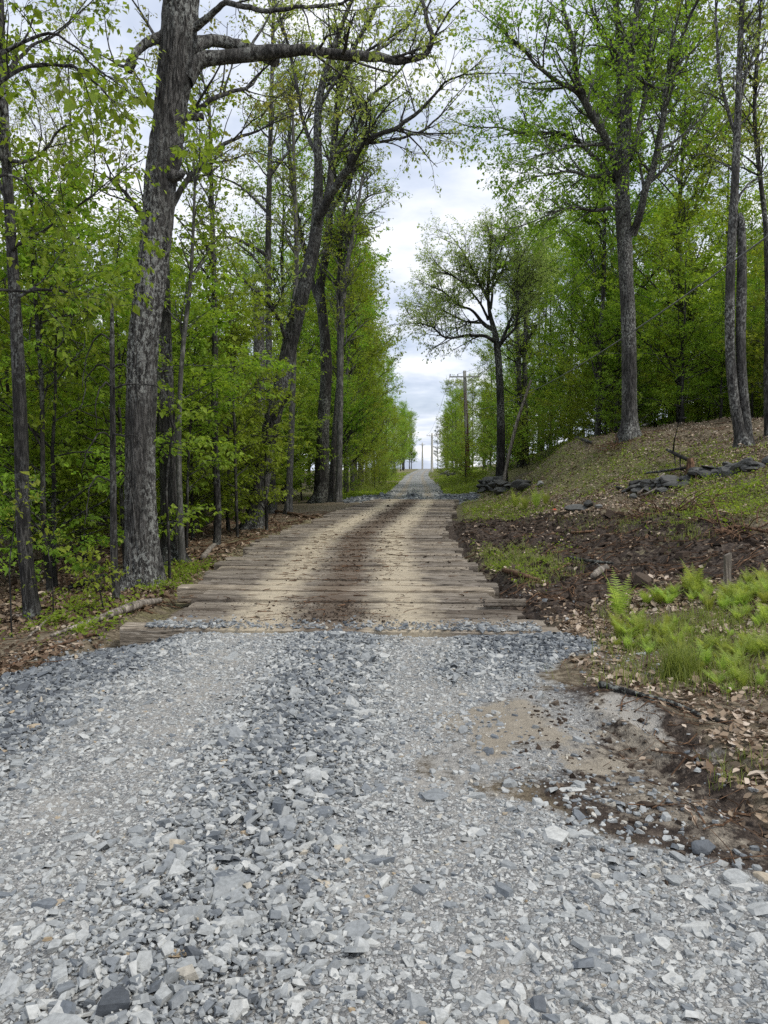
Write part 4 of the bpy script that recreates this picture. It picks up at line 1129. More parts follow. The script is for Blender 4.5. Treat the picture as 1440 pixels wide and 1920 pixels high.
sapling([(100, 1150), (98, 1090), (90, 1030)], 9.9, 44, 'little seedling with narrow fresh leaves at the foot of the far left trunk', l1=4, l1len=.2, per=2, wpx=3, upt=.2, lsize=.06)
sapling([(20, 1130), (18, 1060), (25, 1000), (30, 960)], 8.8, 45, 'seedling with fresh leaves at the left picture edge', l1=2.5, l1len=.22, per=2, wpx=3, lsize=.06)
sapling([(195, 1160), (190, 1120), (180, 1085)], 10, 46, 'small weedy seedling before the dead spruce stem', l1=9, l1len=.3, per=5, wpx=3, upt=.15, lsize=.06)

# ------------------------------------------------------------------ the woods behind: one object per tree
rw = random.Random(42)
taken = []
def free(x, y, d):
    for a, b in taken:
        if (a - x) ** 2 + (b - y) ** 2 < d * d: return False
    taken.append((x, y)); return True

def wood(n, kind, nv, fx, ylo, yhi, s, dmin, name, label, cat, group):
    c = 0; tries = 0
    while c < n and tries < n * 40:
        tries += 1
        y = rw.uniform(ylo, yhi); lo, hi = fx(y); x = rw.uniform(lo, hi)
        if hi < lo or not free(x, y, dmin): continue
        plant(kind, rw.randrange(nv), x, y, rw.uniform(*s), name, label, cat, group); c += 1

lf = lambda a, b=0: (lambda y: (max(-.58 * y - 3, -60), cx(y) - a))
wood(26, 'understory', 3, lambda y: (-.57 * y - 1, -5.6), 13, 30, (.75, 1.15), 1.5, 'beech_tree', 'leafy young beech in the near wood left of the road', 'tree', 'young beeches in the left wood')
wood(30, 'understory', 3, lambda y: (-.57 * y - 2, -7), 28, 55, (.8, 1.3), 2.2, 'beech_tree', 'leafy young beech deep in the wood left of the road', 'tree', 'young beeches deep in the left wood')
wood(20, 'shrub', 3, lambda y: (-.56 * y - .5, -6.0), 12, 40, (.6, 1.1), 1.3, 'shrub', 'low leafy shrub on the wood floor left of the road', 'shrub', 'shrubs in the left wood')
wood(14, 'forest', 3, lambda y: (-.58 * y - 2, -7.5), 20, 42, (.8, 1.0), 3.0, 'maple_tree', 'tall maple standing inside the wood left of the road', 'tree', 'tall trees in the left wood')
wood(16, 'forest', 3, lambda y: (-.58 * y - 3, -8), 42, 75, (.9, 1.15), 4.0, 'maple_tree', 'tall maple far back in the wood left of the road', 'tree', 'tall trees far back in the left wood')
wood(12, 'airy', 2, lambda y: (-.58 * y - 2, -7.5), 18, 45, (.8, 1.05), 3.0, 'ash_tree', 'thinly leaved tall tree inside the wood left of the road', 'tree', 'thin crowned trees in the left wood')
wood(12, 'airy', 2, lambda y: (-.54 * y - 2, -6.0), 13, 26, (.65, .95), 1.5, 'ash_tree', 'fine twigged thinly leaved tree among the front trunks of the left wood', 'tree', 'thin crowned trees at the front of the left wood')
wood(7, 'pine', 2, lambda y: (-.5 * y, -8), 26, 55, (.75, 1.0), 4.0, 'pine_tree', 'dark pine among the bright trees left of the road', 'pine', 'pines in the left wood')
wood(12, 'understory', 3, lambda y: (-12, -6), 34, 52, (.8, 1.2), 1.5, 'beech_tree', 'leafy young beech behind the clustered trunks at the deck edge', 'tree', 'young beeches behind the clustered trunks')
wood(16, 'shrub', 3, lambda y: (5.2, 10), 44, 60, (1.0, 1.7), 1.2, 'shrub', 'bushy low growth beyond the round crowned tree', 'shrub', 'bushes beyond the round crowned tree')
# right
rb = lambda a: (lambda y: (a + max(0, (38 - y) * .55), .5 * y + 4))
wood(26, 'understory', 3, rb(7.2), 29, 46, (.75, 1.2), 1.4, 'beech_tree', 'leafy young tree along the top of the right bank', 'tree', 'young trees on the right bank')
wood(26, 'understory', 3, lambda y: (5.8, .46 * y + 4), 45, 80, (.9, 1.4), 2.2, 'beech_tree', 'leafy young tree deep in the wood beyond the bank', 'tree', 'young trees deep in the right wood')
wood(24, 'shrub', 3, rb(6.6), 29, 60, (.7, 1.3), 1.2, 'shrub', 'low leafy shrub along the crest of the right bank', 'shrub', 'shrubs on the right bank')
wood(10, 'forest', 3, rb(9), 34, 60, (.8, 1.1), 3.4, 'maple_tree', 'tall maple in the wood above the right bank', 'tree', 'tall trees in the right wood')
wood(18, 'edge', 3, lambda y: (8.2, .47 * y), 34, 46, (1.0, 1.28), 2.1, 'maple_tree', 'densely leaved tree just behind the bank crest maple', 'tree', 'dense trees behind the bank maple')
wood(20, 'edge', 3, rb(9), 40, 75, (.8, 1.1), 2.8, 'maple_tree', 'densely leaved tree in the wood above the right bank', 'tree', 'dense trees in the right wood')
wood(4, 'airy', 2, rb(9.5), 30, 55, (.8, 1.0), 3.0, 'ash_tree', 'thinly leaved tall tree in the wood above the right bank', 'tree', 'thin crowned trees in the right wood')
wood(22, 'shrub', 3, lambda y: (8.5, 19), 33, 52, (1.0, 1.7), 1.1, 'shrub', 'bushy low growth inside the wood behind the bank crest', 'shrub', 'bushes behind the bank crest')
wood(10, 'understory', 3, lambda y: (9, 20), 36, 56, (.8, 1.1), 1.6, 'beech_tree', 'leafy young tree filling the wood behind the bank maple', 'tree', 'young trees behind the bank maple')
# rows along the far road
wood(14, 'edge', 3, lambda y: (cx(y) - 6.2, cx(y) - 4.6), 44, 90, (.95, 1.15), 2.8, 'maple_tree', 'full leaved tree in the green wall beside the far road on the left', 'tree', 'trees lining the far road on the left')
wood(10, 'edge', 3, lambda y: (cx(y) - 12, cx(y) - 7), 44, 110, (1.0, 1.2), 3.5, 'maple_tree', 'tall tree behind the green wall beside the far road', 'tree', 'second row of trees on the left')
wood(18, 'edge', 3, lambda y: (cx(y) - 7.5, cx(y) - 4.8), 90, 255, (.7, 1.15), 5.0, 'maple_tree', 'distant full leaved tree lining the road on the left', 'tree', 'distant trees lining the road on the left')
wood(30, 'shrub', 3, lambda y: (cx(y) - 5.2, cx(y) - 3.2), 41, 130, (.7, 1.3), 1.5, 'shrub', 'low shrub at the foot of the green wall on the left', 'shrub', 'shrubs along the far left verge')
wood(10, 'edge', 3, lambda y: (7.0, 12), 72, 130, (.55, .8), 4.0, 'maple_tree', 'full leaved tree beside the far road on the right, beyond the pole', 'tree', 'trees lining the far road on the right')
wood(16, 'edge', 3, lambda y: (cx(y) + 5.5, cx(y) + 11), 125, 270, (.7, .95), 5.5, 'maple_tree', 'distant full leaved tree lining the road on the right', 'tree', 'distant trees lining the road on the right')
wood(22, 'shrub', 3, lambda y: (cx(y) + 3.6, 8), 58, 150, (.7, 1.5), 2.0, 'shrub', 'bright bush on the right verge of the far road', 'shrub', 'bushes on the far right verge')
plant('pine', 0, 5.8, 275, 1.0, 'pine_tree', 'distant dark pine on the skyline where the road crests', 'pine', None)
plant('pine', 1, -3.4, 262, .75, 'pine_tree', 'distant dark conifer at the left of the road crest', 'pine', None)

# ------------------------------------------------------------------ utility poles and wires
def utility_pole(px, pbase, ptop, Y, wpx, mat_, label, arm_px, arm_dy, lean=0):
    b = at(px + lean, pbase, Y); t = at(px, ptop, Y)
    b[2] = min(b[2], hz(b[0], b[1]) + .05)
    e = empty('utility_pole', b, label, 'utility pole', 'utility poles along the right verge')
    mb = MB(); r = wpx / F * Y / 2; n = 12
    P = np.linspace(b - np.array([0, 0, .3]), t, n); R = np.linspace(r * 1.1, r * .72, n)
    tubes(mb, np.vstack([P, P[-1:] + [[0, 0, .01]]]), np.append(R, .002), 12)
    link('post', mb.mesh('post', mat_, True, offset=b), e)
    mb = MB(); z = at(px, ptop + arm_dy, Y)[2]; hw = arm_px / F * Y / 2; s = .05
    c = np.array([t[0], t[1] - r - s * .6, z])
    for sx in (0,):
        v = np.array([(x, y, zz) for x in (-hw, hw) for y in (-s * .8, s * .8) for zz in (-s * 1.1, s * 1.1)]) + c
        mb.add(v, q=[(0, 1, 3, 2), (4, 6, 7, 5), (0, 4, 5, 1), (2, 3, 7, 6), (0, 2, 6, 4), (1, 5, 7, 3)])
    for sx in (-1, 1):
        tubes(mb, np.array([c + [sx * hw * .55, -.02, -.05], c + [0, 0, -.55]]), np.array([.018, .018]), 6)
    arm = link('crossarm', mb.mesh('crossarm', mat_, offset=b), e)
    for fx in (-.95, -.45, .95):
        mb = MB(); q = c + np.array([fx * hw, 0, s * 1.1])
        pr = [(0, .02), (.05, .02), (.06, .055), (.10, .06), (.12, .035), (.15, .05), (.19, .04), (.21, .005)]
        tubes(mb, np.array([q + [0, 0, a] for a, _ in pr]), np.array([w_ for _, w_ in pr]), 8)
        link('insulator', mb.mesh('insulator', M_CERAM, True, offset=b), arm)
    return c, hw, z

A1 = utility_pole(871, 893, 695, 68, 8.5, M_POLE, 'weathered utility pole with dark red stained base and a crossarm', 56, 12, lean=7)
A2 = utility_pole(810, 880, 812, 165, 4.6, M_PALEPOLE, 'pale utility pole farther up the road', 20, 5)
A3 = utility_pole(792, 879, 830, 235, 3.2, M_PALEPOLE, 'farthest utility pole, half lost in the branches at the crest', 10, 4)


def wire(a, b, sag, r, label, n=40):
    t = np.linspace(0, 1, n)[:, None]
    P = a * (1 - t) + b * t; P[:, 2] -= sag * 4 * (t * (1 - t))[:, 0]
    mb = MB(); tubes(mb, P, np.full(n, r), 6)
    link('utility_wire', mb.mesh('utility_wire', M_WIRE, True, offset=a), loc=a, label=label, category='wire', group='overhead wires')

c1, hw1, _ = A1; c2, hw2, _ = A2
pa = at(873, 769, 67.8)
wire(pa, at(1500, 398, 17), 1.1, .021, 'thick low cable sloping down to the middle of the weathered pole')
wire(c1 + [hw1 * .95, 0, .25], at(1345, 165, 21), .9, .012, 'thin wire from the crossarm passing before the tall bank maple, upper one')
wire(c1 + [-hw1 * .45, 0, .25], at(1395, 190, 22), 1.5, .012, 'thin wire from the crossarm passing before the tall bank maple, lower one')
wire(c1 + [-hw1 * .95, 0, .25], c2 + [-hw2 * .95, 0, .2], 1.2, .012, 'thin wire strung from the weathered pole back to the pale pole')

# ------------------------------------------------------------------ stone walls
def wall(name, label, line, n, smin, smax, layers, seed, tint=(.35, .25)):
    """line: world points (x, y); stones heaped along it"""
    r = np.random.default_rng(seed); line = np.array(line)
    b = np.array([line[0, 0], line[0, 1], hz(*line[0])])
    e = empty(name, b, label, 'stone wall', None)
    d = np.concatenate([[0], np.cumsum(np.linalg.norm(np.diff(line, axis=0), axis=1))])
    k = 0
    for la in range(layers):
        m = int(n * (1 - la / layers * .75) / (layers * .6)) + 1
        for i in range(m):
            t = (i + r.uniform(.1, .9)) / m
            t = .5 + (t - .5) * (1 - la * .13)
            x = np.interp(t * d[-1], d, line[:, 0]) + r.normal(0, .18) * (1 - la / layers)
            y = np.interp(t * d[-1], d, line[:, 1]) + r.normal(0, .22)
            s = r.uniform(smin, smax)
            sz = s * r.uniform(.25, .45)
            mb = rock(seed * 100 + k, s, s * r.uniform(.6, .9), sz, 12, np.clip(r.normal(*tint), 0, 1))
            o = link('stone', mb.mesh('stone', M_WALLROCK), e, loc=np.array([x, y, hz(x, y) + sz * .5 + la * (smin * .55)]) - b)
            o.rotation_euler = (r.normal(0, .2), r.normal(0, .2), r.uniform(0, 6.28)); k += 1
    return e

def gl(*pts): return [tuple(gp(px, py)[:2]) for px, py in pts]
wall('stone_wall', 'tumbled heap of dark flat stones below the round crowned tree', gl((900, 912), (945, 925), (995, 915)), 60, .24, .55, 5, 3, (.22, .2))
wall('stone_wall', 'low broken line of dark stones climbing the right bank', gl((1165, 925), (1200, 915), (1250, 908), (1300, 898), (1345, 890), (1400, 880), (1450, 868)), 58, .14, .34, 2, 4, (.2, .18))
wall('stone_wall', 'small far cairn of dark stones beside the pale pole verge', gl((828, 890), (855, 893)), 12, .35, .6, 3, 5)
place_rock('boulder', 1014, 912, 26, (.7, .55), 'pale rounded boulder at the end of the tumbled stone heap', 'boulder', M_WALLROCK, 21, 1.0)
place_rock('boulder', 1082, 958, 44, (.7, .4), 'mossy flat boulder by the scrap of red tape', 'boulder', M_WALLROCK, 22, .5)
place_rock('boulder', 1104, 950, 40, (.6, .42), 'blackish boulder between the mossy one and the small grey one', 'boulder', M_WALLROCK, 23, .05)
place_rock('boulder', 1124, 954, 17, (.8, .9), 'small grey boulder right of the blackish one', 'boulder', M_WALLROCK, 24, .75)
place_rock('boulder', 1190, 935, 22, (.8, .6), 'grey rock at the lower end of the broken stone line', 'boulder', M_WALLROCK, 25, .55)
p = gp(1040, 958)
mb = rock(31, .09, .05, .05, 10); link('tape_scrap', mb.mesh('tape_scrap', M_RED), loc=p + [0, 0, .03], label='crumpled scrap of red flagging tape by the mossy boulder', category='tape')

# ------------------------------------------------------------------ sticks, logs, stake, stump
def stick(name, pts, label, cat, m, seed, lift=.0, twigs=0, group=None, k=9):
    r = np.random.default_rng(seed)
    P = []
    for px, py, w in pts:
        q = gp(px, py); P.append([q[0], q[1], q[2] + w / F * q[1] * .35 + lift, w / F * q[1] / 2])
    S = smooth(np.array(P), 16)
    Pn, Rn = S[:, :3] + r.normal(0, .004, (16, 3)), S[:, 3]
    mb = MB(); b = Pn[0].copy()
    e0, e1 = Pn[0] - (Pn[1] - Pn[0]) * .02, Pn[-1] + (Pn[-1] - Pn[-2]) * .02
    tubes(mb, np.vstack([e0, Pn, e1]), np.concatenate([[.001], Rn, [.001]]), k, .08, seed)
    if twigs:
        B, R_ = spawn(Pn[None], Rn[None], r, twigs, .2, 1, .7, np.linalg.norm(Pn[-1] - Pn[0]) * .35, 5, .05, .15, .55); tubes(mb, B, R_, 5)
    o = link(name, mb.mesh(name, m, True, offset=b), loc=b, label=label, category=cat)
    if group: o['group'] = group
    return o

stick('fallen_log', [(300, 1134, 11), (262, 1143, 17), (220, 1157, 15), (160, 1177, 11), (95, 1199, 6)], 'rotting log with pale bark strip lying against the near left end of the deck', 'log', M_DEAD, 1, .03)
stick('branch', [(180, 1195, 7), (110, 1215, 6), (50, 1240, 5), (0, 1262, 4)], 'thin brown branch lying in leaves below the rotting log', 'branch', M_ROT, 2, .02)
stick('branch', [(1122, 1288, 12), (1190, 1305, 10), (1260, 1325, 9), (1330, 1352, 8), (1375, 1362, 6)], 'long dark fallen branch between the muddy track and the dead leaves', 'branch', M_DARK, 3, .01, 3)
stick('branch', [(912, 1466, 5), (945, 1452, 6), (976, 1440, 5)], 'short brown stick lying on the tan mud', 'branch', M_ROT, 4)
stick('branch', [(1285, 1437, 5), (1330, 1435, 5), (1370, 1432, 4)], 'pale stick on the leaf litter right of the muddy track', 'branch', M_DEAD, 5)
stick('branch', [(380, 1052, 12), (392, 1036, 10), (402, 1026, 8)], 'short pale barkless limb at the foot of the pole tree', 'branch', M_DEAD, 6, .02)
stick('branch', [(1195, 935, 4), (1225, 915, 4.5), (1245, 898, 4)], 'bleached stick leaning across the broken stone line', 'branch', M_DEAD, 7, .12)
stick('branch', [(1200, 938, 4), (1230, 925, 4.5), (1236, 898, 4), (1250, 888, 3)], 'bent bleached stick beside the leaning bleached one', 'branch', M_DEAD, 8, .1)
stick('branch', [(1250, 863, 5), (1270, 875, 7), (1290, 885, 6)], 'dark crooked branch above the stump', 'branch', M_DARK, 9, .3, 3)
stick('branch', [(1210, 898, 4), (1260, 893, 5), (1290, 888, 5)], 'grey branch lying level left of the stump', 'branch', M_BARK, 10, .15, 2)
stick('branch', [(1300, 898, 5), (1340, 890, 5), (1385, 880, 4)], 'long grey pole lying right of the stump', 'branch', M_BARK, 11, .12)
stick('branch', [(1070, 825, 6), (1088, 832, 7), (1108, 838, 5)], 'grey branch arching out of the bank crest shrubs', 'branch', M_BARK, 12, .15)
stick('branch', [(1205, 815, 5), (1240, 797, 5), (1285, 800, 4)], 'arched dead branch beside the bank maple', 'branch', M_BARK, 13, .3, 3)
stick('wood_chunk', [(1112, 1088, 10), (1125, 1078, 14), (1140, 1069, 10)], 'torn pale wood chunk lying in the black soil', 'wood chunk', M_DEAD, 14, .03)
stick('wood_chunk', [(945, 1076, 9), (975, 1084, 10), (1010, 1095, 7)], 'split brown root lying between the deck and the grass', 'wood chunk', M_ROT, 15, .03)
stick('branch', [(1068, 1050, 5), (1110, 1058, 6), (1150, 1062, 4)], 'dark root across the black soil', 'branch', M_DARK, 16, .03, 2)
stick('branch', [(1070, 1003, 5), (1110, 1000, 4), (1140, 992, 4)], 'thin brown stick on the churned bank below the boulders', 'branch', M_ROT, 17, .03)
stick('branch', [(1340, 1005, 6), (1380, 995, 6), (1440, 1005, 5)], 'long root lying along the churned soil by the right edge', 'branch', M_ROT, 18, .05, 3)
stick('branch', [(510, 960, 5), (550, 967, 6), (590, 975, 4)], 'thin fallen limb at the foot of the pale thin trunk', 'branch', M_ROT, 19, .03)
stick('branch', [(130, 1110, 9), (165, 1098, 10), (200, 1085, 7)], 'dark mossy limb rotting on the wood floor behind the far left trunk', 'branch', M_DARK, 20, .05, 4)
stick('branch', [(100, 1160, 5), (72, 1185, 5), (55, 1200, 4)], 'pale stick propped in front of the far left trunk', 'branch', M_DEAD, 21, .04)
stick('branch', [(340, 1010, 8), (365, 1000, 8), (395, 985, 6)], 'dark rotten limb behind the second oak', 'branch', M_DARK, 22, .1, 5)
# uprooted brush
def brush(px, py, n, R, label, seed):
    r = np.random.default_rng(seed); p = gp(px, py); mb = MB()
    a = r.uniform(0, 6.28, n); rr = r.uniform(0, R, n)
    P0 = np.stack([p[0] + np.cos(a) * rr, p[1] + np.sin(a) * rr * .7, np.zeros(n)], -1); P0[:, 2] = H(P0[:, 0], P0[:, 1])
    d = nrm(np.stack([np.cos(a), np.sin(a), r.uniform(.1, .9, n)], -1)); P = np.zeros((n, 5, 3)); P[:, 0] = P0
    for k in range(1, 5):
        d = nrm(d + r.normal(0, .25, (n, 3)) - [0, 0, .22]); P[:, k] = P[:, k - 1] + d * R * .3
    tubes(mb, P, np.linspace(.014, .004, 5)[None] * r.uniform(.5, 1.4, (n, 1)), 4)
    link('brush_pile', mb.mesh('brush_pile', M_ROT, True, offset=p), loc=p, label=label, category='brush pile')
brush(1262, 962, 90, .75, 'tangle of uprooted brown roots on the churned soil', 1)
brush(1395, 1000, 60, .6, 'tangle of roots near the right edge below the stone line', 2)
brush(1165, 832, 50, .7, 'dry brown brush heaped at the foot of the bank maple', 3)
# stump
p = gp(1293, 888); mb = MB()
tubes(mb, np.array([p + [0, 0, -.1], p + [0, 0, .1], p + [.02, 0, .3], p + [.0, 0, .42], p + [.0, 0, .425]]), np.array([.17, .12, .10, .085, .004]), 12, .12, 3)
link('tree_stump', mb.mesh('tree_stump', M_ROT, True, offset=p), loc=p, label='small broken tree stump on the broken stone line', category='stump')
# survey stake
p = at(1364, 1086, 10.0); p[2] = hz(p[0], p[1]); zt = at(1364, 1036, 10.0)[2]
mb = MB(); hw = .045; hy = .02
v = np.array([(x, y, z) for z in (-.2, 0) for x, y in ((-hw, -hy), (hw, -hy), (hw, hy), (-hw, hy))] + [(x * .98, y, zt - p[2] - (.03 if x < 0 else 0)) for x, y in ((-hw, -hy), (hw, -hy), (hw, hy), (-hw, hy))])
q = []
for a in (0, 4): q += [(a + i, a + (i + 1) % 4, a + 4 + (i + 1) % 4, a + 4 + i) for i in range(4)]
q.append((8, 9, 10, 11)); mb.add(v, q=q)
o = link('wooden_stake', mb.mesh('wooden_stake', M_DEAD), loc=p, label='pale square wooden stake standing behind the fern patch', category='stake'); o.rotation_euler = (.05, -.06, .35)

# ------------------------------------------------------------------ ferns
def fern_mesh(seed, h=.5, nf=8, upright=.6):
    r = np.random.default_rng(seed); lb = MB()
    for f in range(nf):
        a = f / nf * 6.28 + r.uniform(-.3, .3); ln = h * r.uniform(.7, 1.15)
        n = 22; t = np.linspace(0, 1, n); el = upright * 1.5 - t * r.uniform(.5, 1.2)
        d = np.stack([np.cos(a) * np.cos(el), np.sin(a) * np.cos(el), np.sin(el)], -1)
        P = np.cumsum(d * ln / n, 0); T = nrm(np.gradient(P, axis=0))
        tubes(lb, P, np.linspace(.004, .001, n), 3, c=.1)
        side = nrm(np.cross(T, [0, 0, 1.0]) + 1e-6)
        for sg in (-1, 1):
            for i in range(3, n):
                L1 = ln * .2 * math.sin(min(1, (t[i] * .9 + .12)) * math.pi) ** .8 * (1.15 - t[i] * .7)
                dd = nrm(side[i] * sg + T[i] * .45 + r.normal(0, .1, 3)); m = 6
                tt = np.linspace(.08, .95, m)
                c0 = P[i] + dd * (tt * L1)[:, None] - np.array([0, 0, 1]) * (tt ** 2 * L1 * .25)[:, None]
                nn = nrm(np.cross(dd, T[i]))
                s2 = nrm(np.cross(nn, dd))
                wv = L1 * .17 * (1.1 - tt)[:, None] + .002
                V_ = np.stack([c0 - dd * L1 * .07, c0 + s2 * wv, c0 + dd * L1 * .11, c0 - s2 * wv], 1)
                lb.add(V_.reshape(-1, 3), q=np.arange(m * 4).reshape(m, 4), c=np.clip(r.normal(.5, .2), 0, 1))
    return lb.mesh('fern', M_FERN)
FERNS = [fern_mesh(s, .46, 9, u) for s, u in ((1, .8), (2, .95), (3, 1.0), (4, .85))]
TALL = [fern_mesh(s, .62, 6, 1.0) for s in (8, 9)]
rf = random.Random(9)
FP = [gp(px, py)[:2] for px, py in ((1140, 1215), (1170, 1160), (1290, 1095), (1440, 1095), (1500, 1300), (1340, 1290), (1270, 1240))]
FP = np.array(FP)
def fern(me, x, y, s, label, group=None):
    o = link('fern', me, loc=(x, y, hz(x, y) - .01), label=label, category='fern'); o.scale = (s, s, s); o.rotation_euler = (rf.uniform(-.1, .1), rf.uniform(-.1, .1), rf.uniform(0, 6.28))
    if group: o['group'] = group
for i in range(14):
    x = rf.uniform(1.9, 4.4); y = rf.uniform(6.0, 10.5)
    fern(FERNS[i % 4], x, y, rf.uniform(.25, .45), 'small scattered fern at the fringe of the near patch', 'small ferns around the near patch')
c = 0
while c < 105:
    x = rf.uniform(FP[:, 0].min(), FP[:, 0].max()); y = rf.uniform(FP[:, 1].min(), FP[:, 1].max())
    if sdf(FP, np.array([x]), np.array([y]))[0] < 0 or fbm(np.array([x * 1.3]), np.array([y * 1.3]), 55, 2)[0] < -.2: continue
    fern(FERNS[c % 4], x, y, rf.uniform(.42, .82) * (.75 + .25 * (y - 6.3) / 3), 'light green fern in the dense patch before the wooden stake', 'ferns in the near patch'); c += 1
p = gp(1157, 1165); fern(TALL[0], p[0], p[1], .95, 'tall upright fern alone at the black soil, left of the patch')
p = gp(1300, 1120); fern(TALL[1], p[0], p[1], 1.0, 'tallest fern frond rising at the back of the near patch')
p = gp(1440, 1130); fern(TALL[1], p[0], p[1], .7, 'upright fern right of the wooden stake')
for i, (px, py, lab) in enumerate(((965, 955, 'leftmost fern of the clump below the stone heap'), (985, 958, 'middle fern of the clump below the stone heap'), (1005, 956, 'large right fern of the clump below the stone heap'), (1022, 950, 'small fern at the right end of the clump below the stone heap'))):
    p = gp(px, py); fern(TALL[i % 2], p[0], p[1], 1.25 - .1 * (i == 3), lab, 'ferns below the stone heap')

# ------------------------------------------------------------------ leaf litter, twigs, grass: uncountable
rl = np.random.default_rng(77)
def litter(mb, x, y, size, tint):
    n = len(x); z = H(x, y)
    a = rl.uniform(0, 6.28, n); d = np.stack([np.cos(a), np.sin(a), rl.normal(0, .3, n)], -1); d = nrm(d)
    nn = nrm(np.array([0, 0, 1.]) + rl.normal(0, .45, (n, 3))); nn = nrm(nn - (nn * d).sum(1, keepdims=True) * d); s = np.cross(d, nn)
    L_ = (size * np.exp(rl.normal(0, .3, n)))[:, None]
    p = np.stack([x, y, z + rl.uniform(.0, .035, n)], -1)
    cur = rl.uniform(-.1, .5, (n, 1))
    pts = [p - d * L_ * .5, p - d * L_ * .12 + s * L_ * .34 * rl.uniform(.6, 1.1, (n, 1)) + nn * L_ * cur, p + d * L_ * .18 + s * L_ * .22 + nn * L_ * cur * .5, p + d * L_ * .5 + nn * L_ * cur,
           p + d * L_ * .1 - s * L_ * .3 * rl.uniform(.6, 1.1, (n, 1)) + nn * L_ * cur, p - d * L_ * .2 - s * L_ * .26 + nn * L_ * cur * .6]
    V_ = np.stack(pts, 1).reshape(-1, 3); b = (np.arange(n) * 6)[:, None]
    q = np.concatenate([b + np.array([0, 1, 2, 3])[None], b + np.array([0, 3, 4, 5])[None]])
    mb.add(V_, q=q, c=np.repeat(tint, 6))

cm = MB()
def clods(n, poly, size, tint):
    lo, hi = poly.min(0), poly.max(0)
    x = rl.uniform(lo[0], hi[0], n); y = rl.uniform(lo[1], hi[1], n); k = sdf(poly, x, y) > -.3; x, y = x[k], y[k]; n = len(x)
    s_ = size * np.exp(rl.normal(0, .5, n))
    P, q, t, c = stones(rl, x, y, H(x, y) + s_ * .05, s_, .5, .5, np.clip(rl.normal(tint, .18, n), 0, 1), 6); cm.add(P, q, t, c)
clods(9000, SOIL, .024, .33); clods(900, MUD, .009, .5); clods(500, SOIL, .045, .28)
link('soil_clods', cm.mesh('soil_clods', M_CLOD), kind='stuff', label='crumbled clods of dark churned soil', category='soil')

n = 9000
y = 8.5 + 30 * rl.uniform(0, 1, n) ** 1.5; x = cx(y) + np.where(rl.uniform(0, 1, n) < .6, rl.normal(0, .28, n), rl.uniform(-2.1, 2.1, n))
s_ = .0065 * np.exp(rl.normal(0, .5, n)) * (1 + y / 30)
P, q, t, c = stones(rl, x, y, s_ * .1 - .008, s_, .3, .3, np.clip(rl.normal(.45, .22, n), 0, 1), 5); cm2 = MB(); cm2.add(P, q, t, c)
link('soil_crumbs', cm2.mesh('soil_crumbs', M_CLOD), kind='stuff', label='crumbs of soil and bark dropped on the plank road', category='soil')

lm = MB()
def scat(n, fx, ylo, yhi, size, mean, keep=None, yp=1.0):
    y = ylo + (yhi - ylo) * rl.uniform(0, 1, n) ** yp; lo, hi = fx(y); x = lo + (hi - lo) * rl.uniform(0, 1, n)
    zn, dr = zones(x, y)
    ok = (zn[:, 0] < .4) & (deck_w(x, y) < .3) & (dr < .4) & (rl.uniform(0, 1, n) < (1 - .93 * zn[:, 2]) * (1 - .75 * zn[:, 1]))
    ok &= (rl.uniform(0, 1, n) < .55 + 1.1 * fbm(x * .7, y * .7, 31, 3))
    x, y = x[ok], y[ok]
    litter(lm, x, y, size, np.clip(rl.normal(mean, .22, len(x)), 0, 1))
scat(17000, lambda y: (y * 0 + 1.35, y * 0 + 4.4), 3.0, 8.8, .055, .68)
scat(17000, lambda y: (y * 0 - 7.5, y * 0 - 3.0), 5.5, 13, .06, .42)
scat(22000, lambda y: (-.55 * y - 1, y * 0 - 3.1), 10, 30, .085, .40, yp=1.4)
scat(40000, lambda y: (y * 0 + 1.0, .46 * y + 1), 8.5, 24, .065, .66)
scat(42000, lambda y: (y * 0 + 1.4, .46 * y + 1), 20, 44, .075, .66)
link('leaf_litter', lm.mesh('leaf_litter', M_LITTER), kind='stuff', label='dry brown fallen leaves on the wood floor and bank', category='dead leaves')

tw = MB()
def twigs(n, fx, ylo, yhi, ln, r0, zadd=None, yp=1.0):
    y = ylo + (yhi - ylo) * rl.uniform(0, 1, n) ** yp; lo, hi = fx(y); x = lo + (hi - lo) * rl.uniform(0, 1, n)
    if zadd is None:
        zn, dr = zones(x, y); k = (zn[:, 0] < .4) & (deck_w(x, y) < .3); x, y = x[k], y[k]
    n = len(x); a = rl.uniform(0, 6.28, n); L_ = ln * np.exp(rl.normal(0, .5, n)); P = np.zeros((n, 4, 3))
    for k in range(4):
        P[:, k, 0] = x + np.cos(a) * L_ * (k / 3 - .5); P[:, k, 1] = y + np.sin(a) * L_ * (k / 3 - .5); a = a + rl.normal(0, .2, n)
    P[:, :, 2] = (H(P[:, :, 0], P[:, :, 1]) if zadd is None else zadd) + rl.uniform(.005, .03, (n, 1)) + rl.normal(0, .01, (n, 4)) * (zadd is None)
    tubes(tw, P, np.linspace(1, .4, 4)[None] * (r0 * np.exp(rl.normal(0, .4, n)))[:, None], 4, c=np.repeat(rl.uniform(0, 1, n), 16))
twigs(700, lambda y: (y * 0 - 7, y * 0 - 3), 5.5, 14, .35, .005)
twigs(1500, lambda y: (-.5 * y, y * 0 - 3.2), 10, 32, .7, .010)
twigs(900, lambda y: (y * 0 + 1.2, y * 0 + 5), 3, 12, .25, .0045)
twigs(1600, lambda y: (y * 0 + 1.2, .45 * y), 10, 36, .45, .008)
twigs(420, lambda y: (cx(y) - 1.0, cx(y) + 1.0), 8.6, 20, .16, .005, zadd=.003)
twigs(260, lambda y: (cx(y) - 2.0, cx(y) + 2.0), 8.4, 24, .12, .005, zadd=.003)
